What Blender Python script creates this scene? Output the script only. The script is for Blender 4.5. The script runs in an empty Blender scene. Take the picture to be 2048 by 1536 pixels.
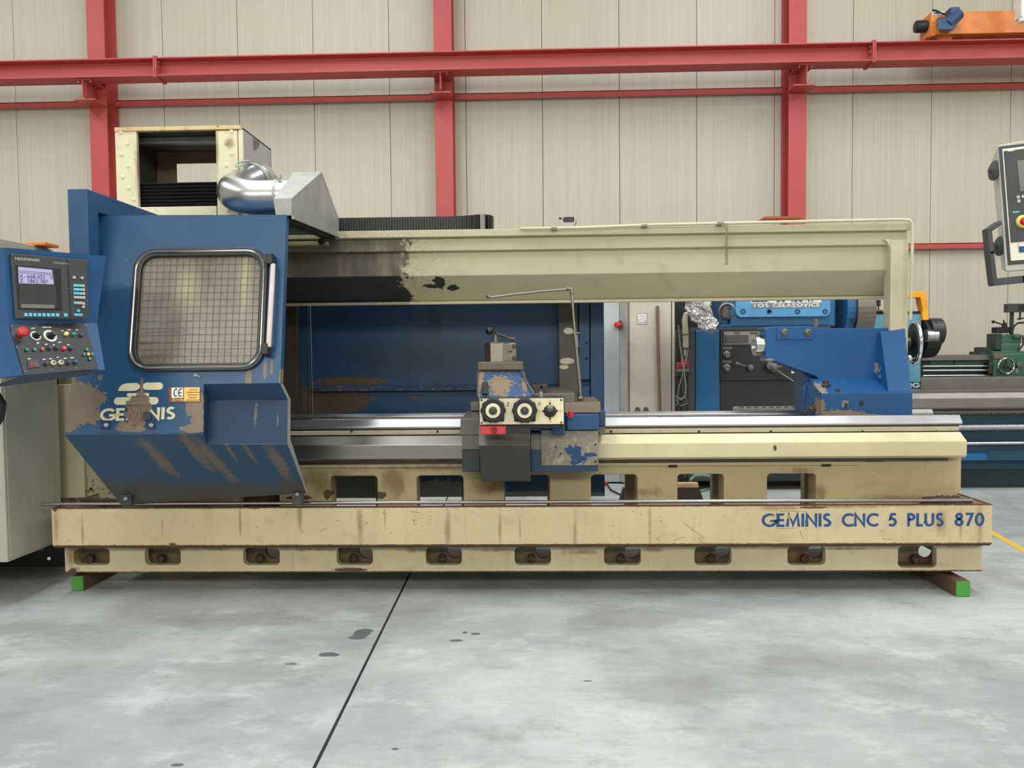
import bpy, math, random
from mathutils import Vector, Matrix
random.seed(7)
SC = bpy.context.scene
COL = SC.collection
# ------------------------------------------------------------------ camera
F = 1540.0
CAM = Vector((0, 0, 1.44))
YAW, PITCH, ROLL = 0.0297, 0.0410, 0.0102
fwd = Vector((-math.sin(YAW)*math.cos(PITCH), math.cos(YAW)*math.cos(PITCH), -math.sin(PITCH)))
r0 = Vector((math.cos(YAW), math.sin(YAW), 0))
u0 = r0.cross(fwd)
rgt = r0*math.cos(ROLL) - u0*math.sin(ROLL)
upv = rgt.cross(fwd)
cd = bpy.data.cameras.new('camera'); cam = bpy.data.objects.new('camera', cd); COL.objects.link(cam)
cam.matrix_world = Matrix(((rgt.x, upv.x, -fwd.x, CAM.x), (rgt.y, upv.y, -fwd.y, CAM.y), (rgt.z, upv.z, -fwd.z, CAM.z), (0, 0, 0, 1)))
cd.sensor_width = 36; cd.sensor_fit = 'HORIZONTAL'; cd.lens = F/2048*36; cd.clip_start = 0.05; cd.clip_end = 200
SC.camera = cam
# ------------------------------------------------------------------ light and exposure
SC.view_settings.view_transform = 'Standard'; SC.view_settings.look = 'None'
SC.view_settings.gamma = 1; SC.view_settings.use_curve_mapping = False
SC.view_settings.exposure = 0.1
SC.cycles.use_denoising = True
try: SC.cycles.max_bounces = 7; SC.cycles.diffuse_bounces = 4; SC.cycles.glossy_bounces = 3; SC.cycles.transmission_bounces = 6
except Exception: pass
w = bpy.data.worlds.new('world'); SC.world = w; w.use_nodes = True
w.node_tree.nodes['Background'].inputs[0].default_value = (0.85, 0.93, 1.0, 1); w.node_tree.nodes['Background'].inputs[1].default_value = 0.6
def area(name, loc, sx, sy, power, col, rot=(0, 0, 0)):
    l = bpy.data.lights.new(name, 'AREA'); l.shape = 'RECTANGLE'; l.size = sx; l.size_y = sy; l.energy = power; l.color = col
    o = bpy.data.objects.new(name, l); COL.objects.link(o); o.location = loc; o.rotation_euler = rot
    return o
CEIL = 8.6
SKY = [(-9.5, 3.4, 10.5), (-3.2, 3.4, 10.5), (3.2, 3.4, 10.5), (9.5, 3.4, 10.5)]        # roof lights: strips along Y
for k, (x, y, L) in enumerate(SKY):
    area('roof_light', (x, y, CEIL-0.06), 1.6, L, 440, (0.95, 0.98, 1.0))
# daylight through the high windows and the open gate of the wall behind the camera
area('gate_light', (1.0, -6.9, 5.7), 20.0, 1.5, 760, (1.0, 0.95, 0.86), (math.radians(90), 0, 0))

# ------------------------------------------------------------------ projection helpers (photo pixels -> metres)
def ray(px, py):
    return fwd + rgt*((px-1024)/F) + upv*((768-py)/F)
def P(px, py, Y):
    d = ray(px, py); return CAM + d*(Y/d.y)
def X(px, Y, py=800): return P(px, py, Y).x
def Z(py, Y, px=1072): return P(px, py, Y).z
def onfloor(px, py, z=0.0):
    d = ray(px, py); return CAM + d*((z-CAM.z)/d.z)
def onplane(px, py, o, n):
    d = ray(px, py); return CAM + d*((o-CAM).dot(n)/d.dot(n))

# ------------------------------------------------------------------ mesh builder
class MB:
    def __init__(s): s.v = []; s.f = []
    def add(s, vs, fs):
        b = len(s.v); s.v += [tuple(v) for v in vs]; s.f += [tuple(i+b for i in f) for f in fs]; return s
    def box(s, x0, x1, y0, y1, z0, z1):
        if x0 > x1: x0, x1 = x1, x0
        if y0 > y1: y0, y1 = y1, y0
        if z0 > z1: z0, z1 = z1, z0
        return s.add([(x0,y0,z0),(x1,y0,z0),(x1,y1,z0),(x0,y1,z0),(x0,y0,z1),(x1,y0,z1),(x1,y1,z1),(x0,y1,z1)],
                     [(0,3,2,1),(4,5,6,7),(0,1,5,4),(1,2,6,5),(2,3,7,6),(3,0,4,7)])
    def hexa(s, a):                                    # 8 corners: bottom 4, top 4 (same winding)
        return s.add(a, [(0,3,2,1),(4,5,6,7),(0,1,5,4),(1,2,6,5),(2,3,7,6),(3,0,4,7)])
    def pbox(s, px0, py0, px1, py1, Y, D):             # pixel rectangle seen at depth Y, D deep
        mx, my = (px0+px1)/2, (py0+py1)/2
        return s.box(P(px0, my, Y).x, P(px1, my, Y).x, Y, Y+D, P(mx, py1, Y).z, P(mx, py0, Y).z)
    def prism(s, a, b):                                # two matching rings of points
        n = len(a)
        fs = [(i, (i+1) % n, n+(i+1) % n, n+i) for i in range(n)]
        fs += [tuple(range(n-1, -1, -1)), tuple(range(n, 2*n))]
        return s.add(list(a)+list(b), fs)
    def profile_x(s, prof, x0, x1):                    # (y, z) outline swept along X
        return s.prism([(x0, y, z) for y, z in prof], [(x1, y, z) for y, z in prof])
    def profile_y(s, prof, y0, y1):                    # (x, z) outline swept along Y
        return s.prism([(x, y0, z) for x, z in prof], [(x, y1, z) for x, z in prof])
    def profile_z(s, prof, z0, z1):
        return s.prism([(x, y, z0) for x, y in prof], [(x, y, z1) for x, y in prof])
    def ring(s, c, ax, r, n):
        ax = Vector(ax).normalized(); t = Vector((0, 0, 1)) if abs(ax.z) < .9 else Vector((1, 0, 0))
        u = ax.cross(t).normalized(); v = ax.cross(u)
        return [Vector(c)+u*(r*math.cos(2*math.pi*i/n))+v*(r*math.sin(2*math.pi*i/n)) for i in range(n)]
    def cyl(s, a, b, r, r2=None, n=20):
        a = Vector(a); b = Vector(b); r2 = r if r2 is None else r2
        return s.prism(s.ring(a, b-a, r, n), s.ring(b, b-a, r2, n))
    def spin(s, c, ax, prof, n=24, closed=False):      # (t along axis, radius)
        c = Vector(c); ax = Vector(ax).normalized(); base = len(s.v)
        for t, r in prof: s.v += [tuple(q) for q in s.ring(c+ax*t, ax, max(r, 1e-4), n)]
        m = len(prof)
        for k in range(m if closed else m-1):
            k2 = (k+1) % m
            for i in range(n):
                j = (i+1) % n
                s.f.append((base+k*n+i, base+k*n+j, base+k2*n+j, base+k2*n+i))
        if not closed:
            s.f.append(tuple(base+i for i in range(n-1, -1, -1))); s.f.append(tuple(base+(m-1)*n+i for i in range(n)))
        return s
    def tube(s, pts, r, n=10, rs=None):
        pts = [Vector(p) for p in pts]; m = len(pts); base = len(s.v)
        t0 = (pts[1]-pts[0]).normalized(); h = Vector((0, 0, 1)) if abs(t0.z) < .9 else Vector((1, 0, 0))
        u = t0.cross(h).normalized()
        for k, p in enumerate(pts):
            t = ((pts[min(k+1, m-1)]-pts[max(k-1, 0)])).normalized()
            u = (u - t*u.dot(t)).normalized(); v = t.cross(u); rr = rs[k] if rs else r
            s.v += [tuple(p+u*(rr*math.cos(2*math.pi*i/n))+v*(rr*math.sin(2*math.pi*i/n))) for i in range(n)]
        for k in range(m-1):
            for i in range(n):
                j = (i+1) % n; s.f.append((base+k*n+i, base+k*n+j, base+(k+1)*n+j, base+(k+1)*n+i))
        s.f.append(tuple(base+i for i in range(n-1, -1, -1))); s.f.append(tuple(base+(m-1)*n+i for i in range(n)))
        return s
    def sphere(s, c, r, n=14, m=9, sq=1.0):
        return s.spin(Vector(c)-Vector((0, 0, r*sq)), (0, 0, 1), [(r*sq*(1-math.cos(math.pi*k/m)), r*math.sin(math.pi*k/m)) for k in range(m+1)], n)
WORLD = {}
def put(name, me, m, parent=None, bev=0, smooth=False, loc=None):
    o = bpy.data.objects.new(name, me); COL.objects.link(o)
    c = Vector(loc) if loc is not None else Vector((0, 0, 0))
    WORLD[o] = c.copy()
    if parent is not None: o.parent = parent; c = c-WORLD[parent]
    o.location = c
    if m is not None: me.materials.clear(); me.materials.append(m)
    if smooth:
        for p in me.polygons: p.use_smooth = True
        md = o.modifiers.new('edges', 'EDGE_SPLIT'); md.split_angle = math.radians(40)
    if bev:
        md = o.modifiers.new('bevel', 'BEVEL'); md.width = bev; md.segments = 2; md.limit_method = 'ANGLE'; md.angle_limit = math.radians(35)
    return o
def recalc(me):
    import bmesh
    bm = bmesh.new(); bm.from_mesh(me); bmesh.ops.recalc_face_normals(bm, faces=bm.faces[:]); bm.to_mesh(me); bm.free()
def ob(name, mb, m, parent=None, bev=0, smooth=False, base=False):
    vs = [Vector(v) for v in mb.v]
    lo = Vector([min(v[i] for v in vs) for i in range(3)]); hi = Vector([max(v[i] for v in vs) for i in range(3)])
    c = (lo+hi)/2
    if base: c.z = lo.z
    me = bpy.data.meshes.new(name); me.from_pydata([tuple(v-c) for v in vs], [], mb.f); recalc(me)
    return put(name, me, m, parent, bev, smooth, c)
def thing(name, label, cat, loc, group=None):
    o = bpy.data.objects.new(name, None); COL.objects.link(o); o.location = loc; o.empty_display_size = .1
    WORLD[o] = Vector(loc); return tag(o, label, cat, group)
def tag(o, label, cat, group=None):
    o['label'] = label; o['category'] = cat
    if group: o['group'] = group
    return o
def struct(o, label=None):
    o['kind'] = 'structure'
    if label: o['label'] = label
    return o
def lab(o, label): o['label'] = label; return o
def stuff(o): o['kind'] = 'stuff'; return o
def dup(src, name, dx, parent):                        # a copy of a part moved by dx, with its sub-parts
    c = src.copy(); COL.objects.link(c); c.parent = parent; WORLD[c] = WORLD[src]+Vector(dx); c.location = WORLD[c]-(WORLD[parent] if parent else Vector((0,0,0)))
    return c
# flat plate with holes in a plane frame (o, ex, ey): outline and holes as 2-D points
def rrect(x0, y0, x1, y1, r, n=5):
    if x0 > x1: x0, x1 = x1, x0
    if y0 > y1: y0, y1 = y1, y0
    out = []
    for cx, cy, a in ((x1-r, y1-r, 0), (x0+r, y1-r, 90), (x0+r, y0+r, 180), (x1-r, y0+r, 270)):
        for k in range(n+1):
            t = math.radians(a+90*k/n); out.append((cx+r*math.cos(t), cy+r*math.sin(t)))
    return out
def circ(cx, cy, r, n=20): return [(cx+r*math.cos(2*math.pi*k/n), cy+r*math.sin(2*math.pi*k/n)) for k in range(n)]
def plate_mesh(outs, holes, th, bevel=0):
    cu = bpy.data.curves.new('t', 'CURVE'); cu.dimensions = '2D'; cu.fill_mode = 'BOTH'; cu.extrude = th/2; cu.bevel_depth = bevel
    for pl in list(outs)+list(holes):
        sp = cu.splines.new('POLY'); sp.points.add(len(pl)-1); sp.use_cyclic_u = True
        for q, p in zip(sp.points, pl): q.co = (p[0], p[1], 0, 1)
    o = bpy.data.objects.new('t', cu); COL.objects.link(o)
    dg = bpy.context.evaluated_depsgraph_get(); dg.update()
    me = bpy.data.meshes.new_from_object(o.evaluated_get(dg)); bpy.data.objects.remove(o); bpy.data.curves.remove(cu)
    return me
def plate(name, outs, holes, th, m, parent, o=None, ex=(1, 0, 0), ey=(0, 0, 1), bevel=0, back=True, bev=0):
    """outs/holes in frame coordinates; front face lies at frame plane, thickness goes away from the viewer"""
    ex = Vector(ex).normalized(); ey = Vector(ey).normalized(); n = ex.cross(ey); o = Vector(o)
    me = plate_mesh(outs, holes, th, bevel)
    allp = [p for pl in outs for p in pl]; cx = sum(p[0] for p in allp)/len(allp); cy = sum(p[1] for p in allp)/len(allp)
    M = Matrix(((ex.x, ey.x, n.x), (ex.y, ey.y, n.y), (ex.z, ey.z, n.z)))
    c = o+ex*cx+ey*cy
    for v in me.vertices:
        q = v.co-Vector((cx, cy, th/2 if back else -th/2)); v.co = M @ q
    me.update()
    return put(name, me, m, parent, bev, False, c)
def text_mesh(s, size, extrude=0.0, spacing=1.0, align='LEFT', sx=1.0):
    cu = bpy.data.curves.new('t', 'FONT'); cu.body = s; cu.size = size; cu.extrude = extrude; cu.space_character = spacing; cu.align_x = align
    o = bpy.data.objects.new('t', cu); COL.objects.link(o)
    dg = bpy.context.evaluated_depsgraph_get(); dg.update()
    me = bpy.data.meshes.new_from_object(o.evaluated_get(dg)); bpy.data.objects.remove(o); bpy.data.curves.remove(cu)
    for v in me.vertices: v.co.x *= sx
    return me
def text(name, s, size, m, parent, o, ex=(1, 0, 0), ey=(0, 0, 1), **k):
    ex = Vector(ex).normalized(); ey = Vector(ey).normalized(); n = ex.cross(ey).normalized()
    me = text_mesh(s, size, **k); M = Matrix(((ex.x, ey.x, n.x), (ex.y, ey.y, n.y), (ex.z, ey.z, n.z)))
    for v in me.vertices: v.co = M @ v.co
    me.update(); return put(name, me, m, parent, 0, False, Vector(o)+n*.0012)
# stroke lettering (geometric sans capitals, height 1)
def arc(cx, cy, rx, ry, a0, a1, n=14):
    return [(cx+rx*math.cos(math.radians(a0+(a1-a0)*k/n)), cy+ry*math.sin(math.radians(a0+(a1-a0)*k/n))) for k in range(n+1)]
h = .075
GL = {
 'G': (.86, [arc(.5, .5, .43, .43, 42, 352, 22)+[(.93, .45)], [(.98, .45), (.54, .45)]]),
 'C': (.74, [arc(.5, .5, .43, .43, 48, 312, 22)]),
 'E': (.5, [[(.5, 1-h), (h, 1-h), (h, h), (.5, h)], [(.1, .5), (.47, .5)]]),
 'F': (.5, [[(.5, 1-h), (h, 1-h), (h, 0)], [(.1, .5), (.45, .5)]]),
 'M': (.9, [[(.07, 0), (.17, .95), (.45, .15), (.73, .95), (.83, 0)]]),
 'I': (.16, [[(h, 0), (h, 1)]]),
 'N': (.74, [[(h, 0), (h, .93), (.66, .07), (.66, 1)]]),
 'S': (.52, [arc(.27, .73, .18, .2, 35, 270, 12)+arc(.25, .27, .2, .2, 90, -145, 12)[1:]]),
 '5': (.54, [[(.5, 1-h), (.2, 1-h), (.12, .56)]+arc(.23, .33, .24, .26, 110, -140, 14)]),
 'P': (.5, [[(h, 0), (h, 1-h)]+arc(.24, .72, .2, .2, 90, -90, 10)+[(h, .52)]]),
 'L': (.44, [[(h, 1), (h, h), (.44, h)]]),
 'U': (.66, [[(h, 1), (h, .32)]+arc(.32, .32, .245, .25, 180, 360, 12)+[(.565, 1)]]),
 '8': (.58, [arc(.27, .745, .165, .18, -90, 270, 18), arc(.27, .285, .21, .215, -90, 270, 18)]),
 '7': (.54, [[(.02, 1-h), (.46, 1-h), (.14, 0)]]),
 '0': (.62, [arc(.29, .5, .225, .43, 0, 360, 24)]),
 'O': (.9, [arc(.45, .5, .38, .42, 0, 360, 24)]),
 'T': (.6, [[(0, 1-h), (.6, 1-h)], [(.3, 1), (.3, 0)]]),
 'A': (.72, [[(.04, 0), (.36, .95), (.68, 0)], [(.16, .3), (.56, .3)]]),
 'K': (.62, [[(h, 0), (h, 1)], [(.58, 1), (.12, .45), (.6, 0)]]),
 'V': (.7, [[(.04, 1), (.35, .05), (.66, 1)]]),
 'D': (.7, [[(h, h), (h, 1-h), (.3, 1-h)]+arc(.28, .5, .35, .425, 90, -90, 14)+[(h, h)]]),
 'R': (.56, [[(h, 0), (h, 1-h)]+arc(.26, .72, .2, .2, 90, -90, 10)+[(h, .52)], [(.28, .5), (.5, 0)]]),
 'H': (.7, [[(h, 0), (h, 1)], [(.62, 0), (.62, 1)], [(h, .5), (.62, .5)]]),
 '1': (.3, [[(.05, .8), (.2, .93), (.2, 0)]]),
 '3': (.52, [arc(.24, .73, .19, .2, 150, -90, 12)+arc(.24, .27, .22, .2, 90, -150, 12)[1:]]),
 'Z': (.6, [[(.04, .92), (.54, .92), (.06, .08), (.58, .08)]]), 'X': (.6, [[(.05, 0), (.55, 1)], [(.05, 1), (.55, 0)]]),
 ' ': (.42, []),
}
def stroke(mb, pts, t, tf):
    n = len(pts); closed = (Vector(pts[0])-Vector(pts[-1])).length < 1e-4
    L = []; Rr = []
    for i in range(n):
        p = Vector(pts[i]); a = Vector(pts[i-1]) if i > 0 else (Vector(pts[-2]) if closed else None); b = Vector(pts[i+1]) if i < n-1 else (Vector(pts[1]) if closed else None)
        d1 = (p-a).normalized() if a is not None else None; d2 = (b-p).normalized() if b is not None else None
        d = ((d1 or d2)+(d2 or d1)); d = d.normalized() if d.length > 1e-3 else d1
        nn = Vector((-d.y, d.x)); q = nn.dot(Vector((-(d1 or d2).y, (d1 or d2).x))); k = t/2/max(q, .42)
        L.append(p+nn*k); Rr.append(p-nn*k)
    base = len(mb.v)
    for a, b in zip(L, Rr): mb.v += [tuple(tf(a)), tuple(tf(b))]
    for i in range(n-1): mb.f.append((base+2*i, base+2*i+1, base+2*i+3, base+2*i+2))
def letters(s, tf, t=.15, gap=.12):
    """returns (MB, total width in letter heights); tf maps 2-D letter units to 3-D"""
    mb = MB(); x = 0
    for ch in s:
        w_, st = GL[ch]
        for pl in st: stroke(mb, [(p[0]+x, p[1]) for p in pl], t, tf)
        x += w_+gap
    return mb, x-gap
def lwidth(s, gap=.12): return sum(GL[c][0]+gap for c in s)-gap
# ------------------------------------------------------------------ materials
def srgb(r, g, b):
    return tuple(((c/255)/12.92 if c/255 <= .04045 else ((c/255+.055)/1.055)**2.4) for c in (r, g, b))
class NT:
    def __init__(s, name):
        s.m = bpy.data.materials.new(name); s.m.use_nodes = True; s.t = s.m.node_tree; s.bsdf = s.t.nodes['Principled BSDF']
        s._pos = None
    def n(s, typ, **kw):
        nd = s.t.nodes.new(typ)
        for k, v in kw.items(): setattr(nd, k, v)
        return nd
    def link(s, a, b): s.t.links.new(a, b)
    def setin(s, sock, v):
        if hasattr(v, 'is_linked') or isinstance(v, bpy.types.NodeSocket): s.link(v, sock)
        elif isinstance(v, tuple) and sock.type == 'RGBA': sock.default_value = (*v, 1) if len(v) == 3 else v
        else: sock.default_value = v
    def pos(s):
        if s._pos is None: s._pos = s.n('ShaderNodeNewGeometry').outputs['Position']
        return s._pos
    def math(s, op, a, b=0.0, c=None, clamp=False):
        nd = s.n('ShaderNodeMath', operation=op); nd.use_clamp = clamp
        s.setin(nd.inputs[0], a); s.setin(nd.inputs[1], b)
        if c is not None: s.setin(nd.inputs[2], c)
        return nd.outputs[0]
    def vmul(s, v, k):
        nd = s.n('ShaderNodeVectorMath', operation='MULTIPLY'); s.link(v, nd.inputs[0]); nd.inputs[1].default_value = k; return nd.outputs[0]
    def noise(s, scale, stretch=(1, 1, 1), detail=4, rough=.6, off=0.0, dist=0.0):
        nd = s.n('ShaderNodeTexNoise'); nd.inputs['Scale'].default_value = scale; nd.inputs['Detail'].default_value = detail
        nd.inputs['Roughness'].default_value = rough; nd.inputs['Distortion'].default_value = dist
        v = s.vmul(s.pos(), stretch)
        if off:
            a = s.n('ShaderNodeVectorMath', operation='ADD'); s.link(v, a.inputs[0]); a.inputs[1].default_value = (off, off*1.7, off*.6); v = a.outputs[0]
        s.link(v, nd.inputs['Vector']); return nd.outputs['Fac']
    def smooth(s, x, lo, hi, to0=0.0, to1=1.0):
        nd = s.n('ShaderNodeMapRange', interpolation_type='SMOOTHSTEP'); s.setin(nd.inputs['Value'], x)
        nd.inputs['From Min'].default_value = lo; nd.inputs['From Max'].default_value = hi
        nd.inputs['To Min'].default_value = to0; nd.inputs['To Max'].default_value = to1; return nd.outputs['Result']
    def blobs(s, bl):                                  # max over (1 - |(P-c)/r|); bl: (centre, (rx, ry, rz)[, slant])
        out = None
        for b in bl:
            c, r = b[0], b[1]
            a = s.n('ShaderNodeVectorMath', operation='SUBTRACT'); s.link(s.pos(), a.inputs[0]); a.inputs[1].default_value = tuple(c)
            m = s.vmul(a.outputs[0], (1/r[0], 1/r[1], 1/r[2]))
            if len(b) > 2:                              # shear x by z
                sx = s.n('ShaderNodeSeparateXYZ'); s.link(m, sx.inputs[0]); cx = s.n('ShaderNodeCombineXYZ')
                s.link(s.math('MULTIPLY_ADD', sx.outputs[2], b[2], sx.outputs[0]), cx.inputs[0]); s.link(sx.outputs[1], cx.inputs[1]); s.link(sx.outputs[2], cx.inputs[2]); m = cx.outputs[0]
            L = s.n('ShaderNodeVectorMath', operation='LENGTH'); s.link(m, L.inputs[0])
            v = s.math('SUBTRACT', 1.0, L.outputs['Value'])
            out = v if out is None else s.math('MAXIMUM', out, v)
        return out
    def axis(s, i):
        nd = s.n('ShaderNodeSeparateXYZ'); s.link(s.pos(), nd.inputs[0]); return nd.outputs[i]
    def mix(s, a, b, f):
        nd = s.n('ShaderNodeMix', data_type='RGBA'); s.setin(nd.inputs[0], f); s.setin(nd.inputs[6], a); s.setin(nd.inputs[7], b); return nd.outputs[2]
    def mixf(s, a, b, f):
        nd = s.n('ShaderNodeMix', data_type='FLOAT'); s.setin(nd.inputs[0], f); s.setin(nd.inputs[2], a); s.setin(nd.inputs[3], b); return nd.outputs[0]
    def bump(s, h, strength=.3, dist=.002):
        nd = s.n('ShaderNodeBump'); nd.inputs['Strength'].default_value = strength; nd.inputs['Distance'].default_value = dist
        s.link(h, nd.inputs['Height']); s.link(nd.outputs[0], s.bsdf.inputs['Normal'])
    def out(s, col, rough=.5, metal=0.0, **kw):
        s.setin(s.bsdf.inputs['Base Color'], col); s.setin(s.bsdf.inputs['Roughness'], rough); s.setin(s.bsdf.inputs['Metallic'], metal)
        for k, v in kw.items(): s.setin(s.bsdf.inputs[k], v)
        return s.m
def scale(c, k): return tuple(x*k for x in c)
def simple(name, col, rough=.5, metal=0.0, var=.12, vs=6, **kw):
    t = NT(name); f = t.noise(vs, detail=5)
    c = t.mix(scale(col, 1-var), scale(col, 1+var), t.smooth(f, .3, .7))
    t.bump(t.noise(vs*40, detail=2), .08, .001)
    return t.out(c, rough, metal, **kw)
def dirty(name, col, dirt, rough=.5, metal=0.0, chip=None, chips=(), grime=(), amt=.5, speck=.66, streak=0.5, streak_col=None, chipn=.55, csc=14):
    """paint with mottling, vertical run marks, specks of lost paint; chips/grime are blob lists for patches with a shape of their own"""
    t = NT(name); big = t.noise(1.7, detail=5); mid = t.noise(9, detail=6, off=3)
    c = t.mix(scale(col, .93), scale(col, 1.06), t.smooth(big, .35, .65))
    st = t.noise(14, (1, 1, .08), 5, .65, off=9)
    c = t.mix(c, streak_col or dirt, t.math('MULTIPLY', t.smooth(st, .55, .8), streak*amt))
    c = t.mix(c, dirt, t.math('MULTIPLY', t.smooth(mid, .5, .82), amt*.6))
    r = rough; me = metal
    if grime:
        g = t.math('ADD', t.blobs(grime), t.math('MULTIPLY', t.math('SUBTRACT', t.noise(9, (1, 1, .45), 8, .7, off=5), .5), 2.2))
        c = t.mix(c, dirt, t.math('MULTIPLY', t.smooth(g, .1, 1.0), .8))
    if chip:
        sp = t.smooth(t.noise(38, detail=3, off=12), speck, speck+.03)
        if chips:
            g = t.math('ADD', t.blobs(chips), t.math('MULTIPLY', t.math('SUBTRACT', t.noise(csc, detail=6, rough=.65, off=2), .5), chipn*2))
            sp = t.math('MAXIMUM', sp, t.smooth(g, .17, .2))
        tone = t.mix(scale(chip, .78), scale(chip, 1.2), t.noise(30, (1, 1, .35), 5, off=7))
        c = t.mix(c, tone, sp)
        h = t.math('ADD', t.math('MULTIPLY', sp, -1.0), t.math('MULTIPLY', t.noise(160, detail=2), .25)); t.bump(h, .35, .0015)
    else: t.bump(t.noise(150, detail=2), .12, .001)
    return t.out(c, r, me)
def metal(name, col, rough=.3, var=.15, brushed=(.03, 1, 1), sc=40, rv=.12):
    t = NT(name); f = t.noise(sc, brushed, 4); g = t.noise(3, detail=5, off=4)
    c = t.mix(scale(col, 1-var), scale(col, 1+var), f); c = t.mix(c, scale(col, .7), t.smooth(g, .55, .8))
    return t.out(c, t.math('ADD', t.math('MULTIPLY', g, rv*2), rough-rv), 1.0)
CREAM = srgb(198, 186, 154); CREAM2 = srgb(206, 198, 170); BLUE = srgb(28, 78, 122); TOSB = srgb(30, 98, 142); PRIMER = srgb(128, 112, 96); DIRT = srgb(120, 96, 66)
DARKM = srgb(48, 50, 52)
m_black = simple('black_plastic', srgb(34, 35, 38), .45)
m_rubber = simple('black_rubber', srgb(28, 29, 31), .7)
m_grey = simple('grey_paint', srgb(118, 118, 112), .5)
m_dkgrey = simple('dark_grey_panel', srgb(66, 69, 71), .5)
m_steel = metal('bright_steel', srgb(196, 196, 198), .32)
m_worn = metal('worn_steel', srgb(128, 124, 118), .48, .25)
m_dull = metal('dull_oily_steel', srgb(92, 88, 82), .5, .3)
m_chrome = metal('chrome', srgb(225, 226, 228), .14, .05)
m_galv = simple('galvanised_sheet', srgb(160, 162, 156), .5, .45)
m_duct = metal('galvanised_duct', srgb(190, 193, 194), .3, .08, (1, 1, 1), 8)
m_red = simple('red_plastic', srgb(200, 42, 44), .4)
m_white = simple('white_enamel', srgb(225, 224, 218), .45)
m_cream = dirty('cream_paint', CREAM, DIRT, .5, 0, srgb(92, 76, 60), amt=.25, speck=.76)
m_bright = dirty('clean_cream_paint', CREAM2, DIRT, .42, 0, srgb(96, 84, 66), amt=.12, speck=.78)
m_blue = dirty('blue_paint', BLUE, srgb(24, 50, 84), .38, 0, srgb(150, 140, 122), amt=.4, speck=.78)
m_letter = simple('blue_lettering', srgb(28, 74, 128), .45)
m_wood = dirty('brown_timber', srgb(110, 84, 60), srgb(60, 46, 34), .8, amt=.6)
m_green = dirty('green_painted_end', srgb(72, 150, 66), srgb(40, 90, 40), .6, amt=.5)
m_orange = simple('orange_paint', srgb(222, 132, 60), .45)
m_yellow = simple('yellow_paint', srgb(248, 164, 20), .45)
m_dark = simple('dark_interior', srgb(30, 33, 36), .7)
# ================================================================== the hall
WY = 11.2
# floor: two slabs with a sealed joint between them
t = NT('concrete'); n1 = t.noise(.55, detail=6, rough=.62); n2 = t.noise(2.6, (1, 1.6, 1), 8, .7, off=4); n3 = t.noise(16, (1, 2.2, 1), 6, .7, off=8)
c = t.mix(srgb(150, 153, 153), srgb(182, 186, 185), t.smooth(n1, .38, .62))
c = t.mix(c, srgb(128, 130, 128), t.math('MULTIPLY', t.smooth(n2, .5, .72), .6))
c = t.mix(c, srgb(200, 204, 203), t.math('MULTIPLY', t.smooth(n2, .5, .3), .55)); n5 = t.noise(5, (.5, 2.4, 1), 10, .8, off=21); c = t.mix(c, srgb(118, 120, 118), t.math('MULTIPLY', t.smooth(n5, .52, .75), .55))
c = t.mix(c, srgb(150, 153, 150), t.math('MULTIPLY', t.smooth(n3, .5, .75), .5))
c = t.mix(c, srgb(112, 114, 114), t.smooth(t.noise(60, (1, 1, 1), 3, off=3), .74, .78))
fl = lambda px, py, rx, ry: (onfloor(px, py), (rx, ry, .3))
pud = [fl(722, 1268, .06, .09), fl(715, 1275, .07, .04), fl(728, 1262, .06, .04), fl(655, 1309, .06, .035), fl(668, 1310, .04, .025), fl(912, 1281, .05, .025), fl(952, 1268, .035, .025), fl(583, 1328, .05, .02),
       fl(354, 1530, .03, .015), fl(930, 1265, .02, .02), fl(790, 1498, .02, .012), fl(1175, 1362, .03, .01)]
pm = t.math('ADD', t.blobs(pud), t.math('MULTIPLY', t.math('SUBTRACT', t.noise(9, detail=3, off=1), .5), .8))
c = t.mix(c, srgb(92, 96, 97), t.smooth(pm, .28, .36))
patch = [fl(1270, 1235, .45, .25), fl(470, 1240, .6, .2), fl(1330, 1380, .4, .2), fl(480, 1340, .5, .3), fl(60, 1260, .5, .2), fl(1750, 1330, .7, .25)]
c = t.mix(c, srgb(128, 128, 124), t.math('MULTIPLY', t.smooth(t.math('ADD', t.blobs(patch), t.math('MULTIPLY', t.math('SUBTRACT', n2, .5), 1.6)), .1, .6), .45))
# hairline scratches
w1 = t.noise(1.3, (1, 1, 1), 2, off=6, dist=1.5); sc1 = t.math('ABSOLUTE', t.math('SUBTRACT', w1, .5))
c = t.mix(c, srgb(214, 216, 214), t.math('MULTIPLY', t.math('MULTIPLY', t.smooth(sc1, .0018, .0006), t.smooth(n2, .55, .7)), .55))
t.bump(t.math('ADD', n3, t.math('MULTIPLY', t.noise(90, detail=3), .4)), .12, .004)
m_floor = t.out(c, t.smooth(n2, .3, .7, .42, .62), 0, **{'Specular IOR Level': .4})
a, b = onfloor(628, 1536), onfloor(820, 1147); d = (b-a).normalized()
def jx(y, s=0): return a.x+d.x*(y-a.y)/d.y+s
G = .007
o = ob('floor', MB().profile_z([(-15, -7), (jx(-7)-G, -7), (jx(WY)-G, WY), (-15, WY)], -.12, 0), m_floor); struct(o, 'grey concrete slab left of the black sealed joint')
o = ob('floor', MB().profile_z([(jx(-7)+G, -7), (15, -7), (15, WY), (jx(WY)+G, WY)], -.12, 0), m_floor); struct(o, 'grey concrete slab right of the black sealed joint')
o = ob('trim_1', MB().profile_z([(jx(-7)-G, -7), (jx(-7)+G, -7), (jx(WY)+G, WY), (jx(WY)-G, WY)], -.1, -.004), m_rubber); struct(o, 'black sealant strip in the floor joint')
q = [onfloor(1985, 1066), onfloor(2048, 1102), onfloor(2048, 1110), onfloor(1985, 1073)]
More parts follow.
